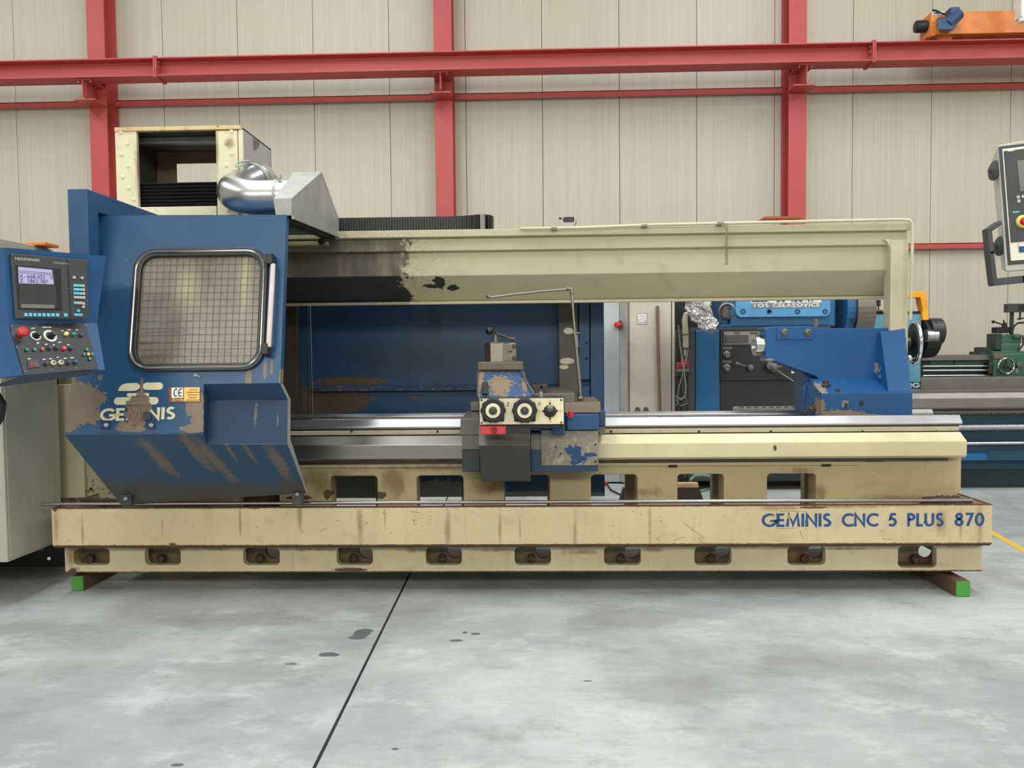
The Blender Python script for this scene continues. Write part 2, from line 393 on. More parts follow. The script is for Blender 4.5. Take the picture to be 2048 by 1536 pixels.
dd = (q[1]-q[0]).normalized(); nn = Vector((-dd.y, dd.x, 0))*.028; s0 = q[0]-dd*1.2; s1 = q[0]+dd*2.5
o = ob('trim_2', MB().profile_z([(s0-nn)[:2], (s1-nn)[:2], (s1+nn)[:2], (s0+nn)[:2]], 0, .002), dirty('yellow_floor_paint', srgb(222, 178, 60), srgb(150, 130, 80), .6)); struct(o, 'yellow line painted on the floor')
# wall of micro-ribbed sandwich panels
t = NT('wall_panel'); xx = t.axis(0)
wv = t.math('PINGPONG', xx, .0235); rib = t.smooth(wv, .001, .004)
per = t.noise(22, (1, .01, .01), 4, .8, off=2); vs_ = t.noise(3, (1, .1, .12), 5, off=5); zz = t.axis(2)
c = t.mix(srgb(190, 182, 165), srgb(198, 190, 173), t.smooth(per, .35, .65)); c = t.mix(c, srgb(186, 180, 164), t.math('MULTIPLY', t.smooth(vs_, .5, .75), .4))
c = t.mix(scale(srgb(194, 187, 170), .9), c, t.smooth(rib, 0, 1, .5, 1))
t.bump(rib, .35, .002)
m_wall = t.out(c, .55)
wall = ob('wall_back', MB().box(-15, 15, WY+.06, WY+.16, 0, CEIL+.4), simple('wall_core', srgb(70, 68, 60), .8)); struct(wall, 'beige metal panel wall behind the machines')
sx0 = P(1072, 200, WY).x; seams = [P(px, 300, WY).x for px in (35, 1862)]
PW = (seams[1]-seams[0])/12.0
pan = None
k0 = int((-15-seams[0])//PW)+1; x = seams[0]+k0*PW
while x+PW < 15.01:
    if pan is None: pan = ob('panel', MB().box(x+.004, x+PW-.004, WY, WY+.06, 0, CEIL+.3), m_wall, wall); px_ = x
    else: dup(pan, 'panel', (x-px_, 0, 0), wall)
    x += PW
m_side = simple('side_wall', srgb(196, 190, 172), .6); m_ceil = simple('ceiling_sheet', srgb(205, 205, 200), .6)
for nm, bx_ in (('wall_left', (-15.1, -15, -7, WY, 0, CEIL+.3)), ('wall_right', (15, 15.1, -7, WY, 0, CEIL+.3))):
    struct(ob(nm, MB().box(*bx_), m_side))
struct(ob('wall_front', MB().box(-15, 15, -7.1, -7, 0, 3.9).box(-15, 15, -7.1, -7, 6.5, CEIL+.3).box(-15, -9.2, -7.1, -7, 3.9, 6.5).box(11.2, 15, -7.1, -7, 3.9, 6.5), m_side))
cl = MB(); xs = [-15]+sum([[x-.85, x+.85] for x, y, L in SKY], [])+[15]
for i in range(0, len(xs), 2): cl.box(xs[i], xs[i+1], -7, WY, CEIL, CEIL+.1)
for x, y, L in SKY: cl.box(x-.85, x+.85, -7, y-L/2-.05, CEIL, CEIL+.1); cl.box(x-.85, x+.85, y+L/2+.05, WY, CEIL, CEIL+.1)
struct(ob('ceiling', cl, m_ceil))
# red steelwork: columns, crane girder, wall rails
t = NT('red_steel'); nz = t.noise(5, detail=5); c = t.mix(srgb(176, 70, 69), srgb(188, 80, 77), nz); c = t.mix(c, srgb(130, 50, 48), t.math('MULTIPLY', t.smooth(t.noise(20, (1, 1, .2), 5, off=3), .6, .8), .4)); m_redst = t.out(c, .5)
m_bolt = metal('zinc_bolt', srgb(190, 190, 186), .4)
CY = 10.86
def column(pxl, pxr, label):
    x0, x1 = P(pxl, 60, CY).x, P(pxr, 60, CY).x; cx = (x0+x1)/2; hw = (x1-x0)/2
    root = ob('steel_column', MB().box(x0, x1, CY, CY+.02, 0, CEIL), m_redst, None, .004); struct(root, label)
    ob('web', MB().box(cx-.007, cx+.007, CY+.02, CY+.3, 0, CEIL), m_redst, root)
    ob('flange', MB().box(x0, x1, CY+.3, CY+.318, 0, CEIL), m_redst, root)
    zt = Z(137+5, 10.45, 920)-.0
    br = MB().box(cx-.11, cx+.11, 10.5, CY, GZ0-.018, GZ0-.001).box(cx-.006, cx+.006, 10.5, CY, GZ0-.24, GZ0-.018)
    br.hexa([(x0-.03, CY, GZ0-.27), (x0-.03, 10.55, GZ0-.27), (x1+.01, 10.55, GZ0-.27), (x1+.01, CY, GZ0-.27), (x0-.03, CY, GZ0-.252), (x0-.03, 10.55, GZ0-.252), (x1+.01, 10.55, GZ0-.252), (x1+.01, CY, GZ0-.252)])
    ob('bracket', br, m_redst, root)
    for sx_ in (-.085, .085):
        ob('bolt', MB().cyl((cx+sx_, 10.55, GZ0-.035), (cx+sx_, 10.55, GZ0+.02), .014, n=6), m_bolt, root)
    return cx, x0, x1
GZ1 = Z(101, 10.45, 920); GZ0 = Z(138.5, 10.45, 920)
cols = [column(173, 208, 'red steel column at the left behind the blue guard'), column(867, 903, 'red steel column in the middle of the wall'), column(1578, 1614, 'red steel column at the right beside the orange crane')]
gir = MB().box(-14.9, 14.9, 10.45, 10.73, GZ1-.016, GZ1).box(-14.9, 14.9, 10.45, 10.73, GZ0, GZ0+.016).box(-14.9, 14.9, 10.585, 10.597, GZ0+.016, GZ1-.016)
g = ob('crane_girder', gir, m_redst, None); struct(g, 'long red crane runway girder crossing the wall')
for px in (313, 1745):
    xj = P(px, 120, 10.5).x
    ob('end_plate', MB().box(xj-.022, xj-.003, 10.44, 10.74, GZ0-.02, GZ1+.02).box(xj+.003, xj+.022, 10.44, 10.74, GZ0-.02, GZ1+.02), m_redst, g)
    for zb in (.05, .13, .2): ob('bolt', MB().cyl((xj-.05, 10.5, GZ0+zb), (xj+.05, 10.5, GZ0+zb), .012, n=6), m_bolt, g)
def rail(y0, y1, px, nm):
    z1, z0 = Z(y0, WY-.1, px), Z(y1, WY-.1, px)
    edges = [-14.9]+sum([[c_[1]-.002, c_[2]+.002] for c_ in cols], [])+[14.9]
    for i in range(0, len(edges), 2):
        o = ob('wall_rail', MB().box(edges[i], edges[i+1], WY-.1, WY-.088, z0, z1).box(edges[i], edges[i+1], WY-.1, WY, z1-.01, z1), m_redst, None, 0); struct(o, '%s slim red wall rail, %s' % (nm, ('left of the left column', 'between the left and middle columns', 'between the middle and right columns', 'right of the right column')[i//2]))
rail(187, 199, 920, 'upper'); rail(486, 497, 1900, 'lower')
# ================================================================== the CNC lathe
LA = thing('lathe', 'long cream and blue CNC lathe filling the picture, standing on green-ended timbers', 'lathe', (-.1, 4.9, 0.1))
def BX(name, m, px0, py0, px1, py1, Y, D, bev=.003, parent=LA, **k): return ob(name, MB().pbox(px0, py0, px1, py1, Y, D), m, parent, bev, **k)
# --- base casting with pockets
YB = 4.55; xl, xr = P(130, 1120, YB).x, P(1964, 1120, YB).x; zb = Z(1144, YB); zt = Z(1092, YB)+.012
rusty = [(P(p, y, YB), (rx, .6, rz)) for p, y, rx, rz in ((1000, 1093, 40, .016), (140, 1110, .05, .12), (400, 1096, .35, .02), (620, 1098, .3, .02), (850, 1100, .25, .025), (1000, 1100, .3, .02), (1170, 1104, .2, .03), (1300, 1100, .15, .02), (1840, 1130, .2, .03), (700, 1138, .15, .02), (150, 1138, .05, .02), (1690, 1098, .3, .015))]
m_base = dirty('base_paint', srgb(196, 182, 148), srgb(126, 98, 66), .55, 0, srgb(84, 62, 48), [(Vector((0, YB, zb)), (60, 5, .009)), (P(145, 1142, YB), (.03, .3, .02)), (P(700, 1140, YB), (.13, .3, .015))], rusty, amt=.5, speck=.74, csc=40)
cx = [(147, 220), (289, 362), (486, 560), (673, 746), (851, 924), (1029, 1102), (1208, 1282), (1389, 1463), (1575, 1651), (1796, 1873)]
holes = []
for i, (p0, p1) in enumerate(cx):
    off = 2 if i == 9 else 0
    a_, b_ = P(p0, 1096+off, YB), P(p1, 1130+off+(3 if i == 9 else 0), YB); holes.append(rrect(a_.x, b_.z, b_.x, zt-.018, .028))
base = plate('base', [[(xl, zb), (xr, zb), (xr, zt), (xl, zt)]], holes, .05, m_base, LA, (0, YB, 0), bevel=0)
m_pock = dirty('oily_pocket', srgb(112, 96, 68), srgb(60, 40, 26), .6, 0, srgb(120, 66, 36), amt=.9, speck=.62)
bk = []
for i, (p0, p1) in enumerate(cx):
    if i > 1: q_ = P((p0+p1)/2+21, 1104, 4.62); bk.append(circ(q_.x, q_.z, .046))
ob('rib', MB().box(xl, xl+.05, YB+.05, 5.6, zb, zt), m_base, base); ob('rib', MB().box(xr-.05, xr, YB+.05, 5.6, zb, zt), m_base, base)
plate('pocket_wall', [[(xl+.05, zb+.006), (xr-.05, zb+.006), (xr-.05, zt), (xl+.05, zt)]], bk, .03, m_pock, base, (0, 4.64, 0))
m_bolthd = dirty('rusty_bolt', srgb(70, 56, 46), srgb(40, 30, 24), .6, .3)
pb = MB()
for i, (p0, p1) in enumerate(cx):
    q_ = P((p0+p1)/2-3, 1113, 4.6); x_ = q_.x; z_ = q_.z
    lg = MB().box(P(p0, 1110, YB).x-.004, P(p1, 1110, YB).x+.004, YB+.01, 4.64, zb+.004, P(p0, 1131, YB).z-.004); ob('ledge', lg, m_pock, base)
    bo = MB().cyl((x_, 4.6, zb+.03), (x_, 4.6, z_+.012), .018, n=12).cyl((x_, 4.6, z_-.022), (x_, 4.6, z_+.002), .028, n=6); ob('levelling_bolt', bo, m_bolthd, base)
ob('rear_rail', MB().box(xl, xr, 5.56, 5.6, zb, zb+.06), m_base, base)
# --- chip tray
YT = 4.45; tx0, tx1 = P(104, 1050, YT).x, P(1984, 1050, YT).x; tz0 = Z(1091, YT); tz1 = Z(1012.5, YT)
runs = [(P(p, y, YT), (rx, .3, rz)) for p, y, rx, rz in ((112, 1050, .03, .2), (165, 1070, .012, .2), (1880, 1045, .05, .14), (1922, 1050, .02, .2), (1960, 1050, .03, .2), (1560, 1016, .25, .02), (720, 1050, .03, .2), (896, 1060, .03, .16), (1000, 1060, .018, .2), (1040, 1065, .012, .2), (770, 1030, .012, .15), (480, 1040, .01, .15), (1150, 1060, .02, .2), (1300, 1055, .015, .2), (430, 1016, .4, .012), (1700, 1014, .6, .012), (600, 1035, .02, .12))]
m_tray = dirty('tray_paint', srgb(204, 188, 150), srgb(150, 120, 82), .5, 0, srgb(96, 60, 44), [(P(110, 1018, YT), (.02, .1, .02)), (P(345, 1088, YT), (.03, .1, .008)), (P(1630, 1015, YT), (.1, .1, .008)), (P(510, 1016, YT), (.05, .1, .008)), (Vector((0, YT, tz0)), (60, 5, .011)), (Vector((0, YT, tz1+.001)), (60, 5, .008))], runs, amt=.6, speck=.745, csc=45)
tr = ob('chip_tray', MB().box(tx0, tx1, YT, YT+.012, tz0, tz1).box(tx0, tx1, YT+.012, YT+.03, tz1-.012, tz1), m_tray, LA)
ob('side_wall', MB().box(tx1-.012, tx1, YT+.012, 5.3, tz0, tz1), m_tray, tr); ob('side_wall', MB().box(tx0, tx0+.012, YT+.012, 5.3, tz0, tz1), m_tray, tr)
ob('tray_floor', MB().box(tx0+.012, tx1-.012, YT+.012, 4.78, tz0, tz0+.02).box(tx0, tx1, YT+.013, YT+.1, tz0-.01, tz0), simple('tray_dirt', srgb(58, 52, 46), .7), tr)
ch = MB(); rr = random.Random(3)
xa, xb = P(1845, 1000, 4.7).x, P(1915, 1000, 4.7).x
for k in range(40):
    x_ = rr.uniform(xa, xb); s_ = rr.uniform(.012, .04); y_ = rr.uniform(4.55, 4.72); ch.hexa([(x_-s_, y_-s_, tz1-.06), (x_+s_, y_-s_, tz1-.06), (x_+s_, y_+s_, tz1-.06), (x_-s_, y_+s_, tz1-.06), (x_-s_*.7, y_-s_*.7, tz1-.012+s_*.3*rr.random()), (x_+s_*.7, y_-s_*.7, tz1-.01+s_*.4*rr.random()), (x_+s_*.6, y_+s_*.7, tz1-.005+s_*.4*rr.random()), (x_-s_*.7, y_+s_*.6, tz1-.01)])
stuff(lab(ob('debris', ch, simple('oily_debris', srgb(62, 50, 40), .8), tr), 'heap of oily swarf in the tray corner'))
gx0, gx1 = P(77, 1011, 4.44).x, P(1950, 1004, 4.44).x; rz = (P(1072, 1004.6, 4.44).z+P(1072, 1010.5, 4.44).z)/2
lab(ob('guide_rod', MB().cyl((gx0, 4.47, rz+.004), (gx1, 4.47, rz+.004), .011, n=16), metal('oily_rod', srgb(150, 142, 138), .28, .25, (.05, 1, 1), 30), tr, smooth=True), 'long round steel rod along the tray lip')
# --- bed casting with windows
YC = 4.8; cx0, cx1 = P(118, 950, YC).x, P(1919.5, 950, YC).x; cz0 = zt+.006; cz1 = Z(905, YC)
grime = [(P(p, y, YC), (rx, .6, rz_)) for p, y, rx, rz_ in ((640, 960, .25, .12), (790, 960, .15, .15), (980, 970, .15, .1), (1290, 985, .2, .06), (900, 935, 1.0, .03), (1600, 940, .15, .03), (1800, 995, .3, .04), (1640, 985, .05, .08))]
m_bed = dirty('bed_paint', srgb(188, 172, 132), srgb(134, 106, 72), .5, 0, srgb(90, 78, 66), [(P(655, 988, YC), (.03, .2, .04)), (P(760, 990, YC), (.05, .2, .03)), (P(600, 995, YC), (.1, .2, .02))], grime, amt=.45, speck=.79, csc=30)
wins = [(470, 560), (660, 757), (832, 929), (1007, 1101), (1180, 1276), (1353, 1449), (1532, 1633)]
wh = []; wz1 = Z(948, YC); wz0 = tz0+.1
for p0, p1 in wins: wh.append(rrect(P(p0, 970, YC).x, wz0, P(p1, 970, YC).x, wz1, .03))
bed = plate('bed', [[(P(245, 950, YC).x, cz0), (cx1, cz0), (cx1, cz1), (P(245, 950, YC).x, cz1)]], wh, .13, m_bed, LA, (0, YC, 0), bevel=.006)
rh = []
for p0, p1 in wins: rh.append(rrect(P(p0-18, 970, 5.5).x, wz0-.1, P(p1-24 if p0 > 1100 else p1-6, 970, 5.5).x, wz1+.05, .03))
plate('rear_wall', [[(P(245, 950, YC).x, cz0), (cx1-.02, cz0), (cx1-.02, Z(850, 4.95)-.06), (P(245, 950, YC).x, Z(850, 4.95)-.06)]], rh, .08, m_bed, bed, (0, 5.5, 0))
ob('end_wall', MB().box(cx1-.06, cx1, YC+.13, 5.5, cz0, .89), m_bed, bed)
ob('end_panel', MB().box(P(1886, 950, 4.79).x, P(1919, 950, 4.79).x, 4.793, 4.803, Z(981, 4.79), Z(917, 4.79)), m_bed, bed, .006)
ob('edge_strip', MB().box(P(575, 930, 4.78).x, P(1718, 930, 4.78).x, 4.782, 4.8, Z(934, 4.78), Z(927, 4.78)), m_bed, bed, .003)
ob('nameplate', MB().box(P(1733, 923, 4.79).x, P(1767, 923, 4.79).x, 4.79, 4.801, Z(927, 4.79), Z(918, 4.79)), m_dark, bed)
for p_, y_ in ((1755, 945), (1710, 933)): ob('bolt_hole', MB().cyl(P(p_, y_, 4.799)-Vector((0, .003, 0)), P(p_, y_, 4.81), .008, n=10), m_dark, bed)
for p_ in (1346, 1653): ob('slot', MB().box(P(p_-9, 934, 4.779).x, P(p_+9, 934, 4.779).x, 4.779, 4.79, Z(936, 4.78), Z(931.5, 4.78)), m_dark, bed)
# machined ways
wzf = Z(851, 4.95); wx0, wx1 = P(330, 850, 4.95).x, P(1925.5, 850, 4.95).x
way = ob('bed_way', MB().profile_x([(4.95, wzf), (4.95, wzf-.012), (5.2, wzf-.012), (5.2, wzf), (5.02, wzf+.0), (4.995, Z(836, 4.995)), (4.985, Z(836, 4.985))], wx0, wx1), m_steel, bed, .002)
lab(way, 'ground steel front way of the bed')
ob('bed_way', MB().profile_x([(5.5, Z(830.5, 5.5)), (5.5, Z(835, 5.5)), (5.75, Z(835, 5.5)), (5.75, Z(830.5, 5.5)), (5.54, Z(830.5, 5.5)), (5.53, Z(824.5, 5.53)), (5.52, Z(824.5, 5.52))], wx0, P(1867, 828, 5.5).x), m_steel, bed, .002)
ob('way_face', MB().box(wx0, wx1-.02, 4.96, 5.1, Z(860, 4.95), wzf-.012), m_dull, bed)
ob('bed_core', MB().box(wx0, wx1-.06, 5.1, 5.5, .7, wzf-.02).box(wx0, wx1-.06, 4.99, 5.1, .78, Z(860, 4.95)), m_dull, bed)
st = ob('way_strip', MB().box(P(577, 860, 4.93).x, P(1918, 860, 4.93).x, 4.93, 4.96, Z(867.5, 4.93), Z(859.5, 4.93)), dirty('strip_paint', srgb(186, 178, 150), srgb(110, 98, 80), .45, amt=.8), bed, .002)
for p_ in (703, 875, 1222, 1398, 1542, 1725, 1873, 1914): ob('screw', MB().cyl(P(p_, 863, 4.926), P(p_, 863, 4.94), .008, n=8), m_dark, st)
cov = [(4.70, Z(916.5, 4.7)), (4.70, Z(888, 4.7)), (4.775, Z(869.5, 4.775)), (4.79, Z(869.5, 4.775)-.01), (4.94, .8), (4.94, .78), (4.72, .775)]
a_ = P(1934, 900, 4.7).x; b_ = P(1150, 900, 4.7).x; c_ = P(345, 900, 4.7).x
lab(ob('way_cover', MB().profile_x(cov, b_, a_), dirty('cover_paint', srgb(214, 202, 164), srgb(150, 134, 96), .42, 0, srgb(90, 74, 60), [(P(1550, 896, 4.7), (.012, .1, .02))], amt=.22, speck=.775), bed, .003), 'cream painted cover right of the carriage')
lab(ob('way_cover', MB().profile_x(cov, c_, b_-.003), metal('oily_cover', srgb(150, 148, 140), .36, .2, (.1, 1, 1), 20), bed, .003), 'bare oily steel cover left of the carriage')
ob('cover_channel', MB().box(P(575, 920, 4.75).x, P(1900, 920, 4.75).x, 4.77, 4.8, Z(926, 4.77), Z(917, 4.77)+.01), m_dull, bed)
# --- headstock end
hs = ob('headstock', MB().box(P(300, 900, 4.95).x, P(540, 900, 5.9).x, 5.0, 5.86, .55, 1.9).box(P(118, 900, 4.95).x, P(300, 900, 4.95).x, 4.97, 5.9, .45, 1.75), simple('headstock_paint', srgb(150, 145, 118), .5), LA)
ob('front_panel', MB().box(P(118, 880, 4.9).x, P(166, 880, 4.9).x, 4.9, 4.97, Z(992, 4.9), Z(760, 4.9)), m_cream, hs, .004)
lab(ob('front_panel', MB().box(P(170, 930, 4.93).x, P(262, 930, 4.93).x, 4.93, 4.97, Z(994, 4.93), Z(845, 4.93)), dirty('gritty_paint', srgb(176, 166, 134), srgb(96, 80, 58), .7, 0, srgb(84, 72, 54), amt=1, speck=.6), hs, .003), 'gritty stained lower panel')
ob('bolt_hole', MB().cyl(P(182, 978, 4.925), P(182, 978, 4.95), .01, n=12), m_dark, hs)
ob('foot', MB().box(P(130, 990, 4.9).x, P(600, 990, 4.9).x, 4.95, 5.3, zt, .56), m_pock, hs)
ob('plinth_and_gap_strip', MB().box(P(-60, 1100, 5.15).x, P(128, 1100, 5.15).x, 5.15, 5.9, 0, .45).box(P(104, 900, 5.0).x, P(118, 900, 5.0).x, 4.98, 5.6, .45, 1.9), simple('plinth_gap_dark', srgb(58, 64, 68), .5), hs, .004)  # second, upright box: dark strip standing in for the shaded gap beside the headstock
for y_ in (1086, 1117): ob('bolt', MB().cyl(P(98, y_, 5.13), P(98, y_, 5.15), .012, n=6), m_chrome, hs)
ob('sloping_bar', MB().profile_y([(P(152, 1000, 4.75).x, Z(1000, 4.75)+.005), (P(152, 990, 4.75).x, Z(992, 4.75)), (P(420, 1000, 4.75).x, Z(1003, 4.75)), (P(420, 1000, 4.75).x, Z(1007, 4.75))], 4.72, 4.78), m_dull, hs)
# --- spindle nose and chuck inside the guard
sp = ob('spindle', MB().cyl((P(560, 690, 5.4).x-.95, 5.4, 1.45), (P(560, 690, 5.4).x-.6, 5.4, 1.45), .2, n=32).cyl((P(560, 690, 5.4).x-.6, 5.4, 1.45), (P(560, 690, 5.4).x-.42, 5.4, 1.45), .27, n=36), m_worn, hs, .006, True)
# --- upper beam and post
m_beam = None
t = NT('beam_paint'); xx = t.axis(0); zz = t.axis(2)
x0_ = P(812, 520, 5.3).x; nb = t.noise(7, detail=10, rough=.78, off=2); e = t.math('ADD', t.math('SUBTRACT', xx, x0_), t.math('MULTIPLY', t.math('SUBTRACT', nb, .5), .85))
bare = t.smooth(e, .01, -.01)
iso = t.blobs([(P(880, 566, 5.4), (.07, .5, .06)), (P(905, 575, 5.4), (.06, .5, .03)), (P(868, 572, 5.4), (.12, .5, .02))]); iso = t.smooth(t.math('ADD', iso, t.math('MULTIPLY', t.math('SUBTRACT', t.noise(30, detail=4), .5), 1.4)), .35, .38)
cr = t.mix(srgb(198, 190, 160), srgb(186, 178, 148), t.noise(3, detail=5)); cr = t.mix(cr, srgb(128, 112, 84), t.math('MULTIPLY', t.smooth(t.noise(6, (1, 1, 1), 7, off=9), .52, .8), .35))
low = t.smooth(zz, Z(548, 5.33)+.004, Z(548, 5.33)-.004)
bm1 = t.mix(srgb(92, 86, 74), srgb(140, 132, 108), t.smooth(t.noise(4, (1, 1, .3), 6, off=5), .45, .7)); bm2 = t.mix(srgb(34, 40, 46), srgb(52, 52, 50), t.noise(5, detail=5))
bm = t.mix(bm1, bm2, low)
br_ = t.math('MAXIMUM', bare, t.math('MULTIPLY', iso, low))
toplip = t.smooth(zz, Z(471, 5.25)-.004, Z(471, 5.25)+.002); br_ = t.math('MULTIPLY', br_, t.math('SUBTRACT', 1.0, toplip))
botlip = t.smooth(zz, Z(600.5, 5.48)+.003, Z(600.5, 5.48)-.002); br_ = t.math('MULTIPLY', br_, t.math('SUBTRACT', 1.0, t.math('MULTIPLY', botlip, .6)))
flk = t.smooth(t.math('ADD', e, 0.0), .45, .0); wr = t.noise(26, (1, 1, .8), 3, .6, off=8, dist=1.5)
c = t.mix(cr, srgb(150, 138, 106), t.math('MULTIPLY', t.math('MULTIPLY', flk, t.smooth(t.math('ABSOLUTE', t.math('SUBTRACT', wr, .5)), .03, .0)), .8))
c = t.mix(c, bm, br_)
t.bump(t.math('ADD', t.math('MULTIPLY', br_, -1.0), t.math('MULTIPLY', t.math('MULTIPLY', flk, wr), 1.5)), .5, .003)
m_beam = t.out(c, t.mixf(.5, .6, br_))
ex_ = P(1822, 465, 5.25).x; bx0 = P(330, 500, 5.3).x; pxl_ = P(1781, 560, 5.27).x; pxr_ = P(1817, 560, 5.27).x
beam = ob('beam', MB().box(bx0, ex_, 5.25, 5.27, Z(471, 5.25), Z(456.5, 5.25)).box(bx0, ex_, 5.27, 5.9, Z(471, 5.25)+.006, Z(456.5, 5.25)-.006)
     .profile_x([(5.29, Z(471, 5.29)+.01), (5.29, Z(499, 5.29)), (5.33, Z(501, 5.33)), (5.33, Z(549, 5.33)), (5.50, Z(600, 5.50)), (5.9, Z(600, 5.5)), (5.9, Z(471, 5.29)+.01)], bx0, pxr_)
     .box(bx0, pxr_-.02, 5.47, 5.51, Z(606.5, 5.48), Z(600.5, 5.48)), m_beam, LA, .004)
lab(beam, 'cream upper beam with peeled and oil-blackened left half')
m_post = dirty('post_paint', srgb(202, 194, 166), srgb(130, 112, 80), .5, 0, srgb(80, 70, 56), amt=.35, speck=.77)
post = MB().box(pxl_, pxr_, 5.27, 5.37, .5, Z(490, 5.27))
gus = [(pxl_-.05, Z(488, 5.27)), (pxl_, Z(488, 5.27)), (pxl_, Z(512, 5.27)), (pxl_-.006, Z(503, 5.27)), (pxl_-.022, Z(494, 5.27))]
post.profile_y(gus, 5.272, 5.33)
ob('post', post, m_post, LA, .012)
pp = MB(); yy = 5.22
c0 = [P(700, 462, yy), P(1000, 459, yy), P(1040, 457.5, yy), P(1160, 455.5, yy), P(1300, 450, yy), P(1560, 444, yy), P(1800, 439, yy), P(1818, 440, yy), P(1824, 446, yy), P(1825, 470, yy), P(1823, 560, yy), P(1821, 640, yy)]
lab(ob('conduit', pp.tube(c0[2:], .0105, 10), m_bright, beam, smooth=True), 'thin cream conduit along the beam and down the post')
for p_ in (1108, 1289, 1440): ob('clip', MB().box(P(p_, 452, yy).x-.02, P(p_, 452, yy).x+.02, yy-.012, 5.27, Z(459-(p_-1072)*.0155, 5.2), Z(456-(p_-1072)*.0155, 5.2)+.004), m_worn, beam)
# limit switch on the beam
ls = MB().box(P(1118, 445, 5.4).x, P(1123, 445, 5.4).x, 5.4, 5.44, Z(455, 5.4), Z(436, 5.4)).box(P(1118, 437, 5.4).x, P(1128, 437, 5.4).x, 5.4, 5.44, Z(439, 5.4), Z(436, 5.4))
lso = ob('limit_switch', ls, m_galv, beam); ob('switch_body', MB().box(P(1127, 440, 5.4).x, P(1148, 440, 5.4).x, 5.385, 5.43, Z(444.5, 5.4), Z(435.5, 5.4)), m_black, lso, .003)
ob('lever', MB().tube([P(1149, 437, 5.38), P(1153, 443, 5.38), P(1149, 453, 5.38)], .006, 8), m_chrome, lso)
lab(ob('rust_strip', MB().box(P(1530, 440, 5.6).x, P(1605, 440, 5.6).x, 5.6, 5.8, Z(444, 5.6), Z(440, 5.6)), simple('rust', srgb(170, 84, 46), .7), beam), 'rusty orange strip on the beam top')
# cable chain on the beam
chn = MB(); path = []
for k in range(58): px = 655+k*5.4; path.append(P(px, 0, 5.45).x if False else (P(px, 450, 5.45).x, 5.45-.0*k if px < 900 else 5.45-((px-900)/90)**2*.12))
n_ = len(path); xe, ye = path[-1]
for k in range(1, 9): a_ = math.pi*k/9; path.append((xe+.045*math.sin(a_)+0.02, ye+.09*(1-math.cos(a_))/1.0))
for k in range(0, 62): px = 965-k*5.2; path.append((P(px, 450, 5.65).x, 5.66))
ztop = Z(456.5, 5.25)
for k in range(len(path)-1):
    (xa, ya), (xb, yb) = path[k], path[k+1]; d_ = Vector((xb-xa, yb-ya, 0)); L_ = d_.length
    if L_ < 1e-4: continue
    d_.normalize(); nn = Vector((-d_.y, d_.x, 0))*.02; g = d_*min(.0016, L_*.1); hh = .122; z0_ = ztop; rise = 0
    a1 = Vector((xa, ya, z0_))+g; b1 = Vector((xb, yb, z0_))-g; s_ = 1 if k % 2 else .86
    nn = nn*s_
    chn.hexa([a1-nn, b1-nn, b1+nn, a1+nn, a1-nn+Vector((0, 0, hh)), b1-nn+Vector((0, 0, hh)), b1+nn+Vector((0, 0, hh)), a1+nn+Vector((0, 0, hh))])
lab(stuff(ob('cable_chain', chn, m_black, beam)), 'black cable chain lying on its side along the beam top')
xe2 = P(962, 450, 5.38).x
ob('chain_bracket', MB().box(xe2, xe2+.03, 5.30, 5.335, ztop, ztop+.11), m_worn, beam)
# --- rear splash panel
YR = 6.0
ch_ = [(P(p, y, YR), (rx, .6, rz_)) for p, y, rx, rz_ in ((640, 800, .5, .14), (700, 762, .4, .04), (800, 775, .5, .02), (950, 774, .35, .025), (830, 795, .05, .02), (1010, 772, .3, .02), (600, 820, .1, .3))]
m_rear = dirty('rear_blue_paint', srgb(36, 76, 114), srgb(38, 58, 72), .4, 0, srgb(92, 78, 66), ch_, [(P(880, 720, YR), (1.2, .5, .25)), (P(870, 690, YR), (.08, .5, .6))], amt=.5, speck=.8, csc=22, chipn=.8)
m_rlow = dirty('rear_blue_chipped', srgb(58, 108, 156), srgb(50, 62, 74), .4, 0, srgb(176, 178, 178), [(P(880, 985, YR), (.5, .6, .12)), (P(1060, 995, YR), (.5, .6, .06)), (P(1190, 995, YR), (.3, .6, .05))], amt=.5, speck=.7, csc=40)
rx0, rx1 = P(330, 700, YR).x, P(1208, 700, YR).x
rear = ob('splash_panel', MB().box(P(623, 700, YR).x, rx1, YR, YR+.02, Z(830, YR)-.02, Z(600, YR)), m_rear, LA)
lab(rear, 'dark blue rear splash panel behind the bed')
ob('left_frame', MB().box(P(597, 700, YR).x, P(618, 700, YR).x, YR-.05, YR+.02, Z(835, YR), Z(600, YR)).box(P(619, 700, YR).x, P(623, 700, YR).x, YR-.06, YR, Z(835, YR), Z(600, YR)), m_rear, rear, .003)
lab(ob('left_frame', MB().box(P(480, 700, 5.9).x, P(596, 700, 5.9).x, 5.88, 6.0, Z(835, YR), Z(600, YR)), simple('brown_oily_plate', srgb(70, 62, 56), .5), rear, .003), 'oily brown upright at the guard edge')
ob('ledge', MB().profile_x([(YR-.05, Z(779, 5.95)), (YR-.05, Z(776, 5.95)), (YR, Z(768, YR)), (YR, Z(780, YR))], P(624, 775, 5.95).x, P(1120, 775, 5.95).x), dirty('ledge_paint', srgb(34, 66, 100), srgb(96, 78, 62), .5, 0, srgb(110, 88, 68), amt=1, speck=.55), rear)
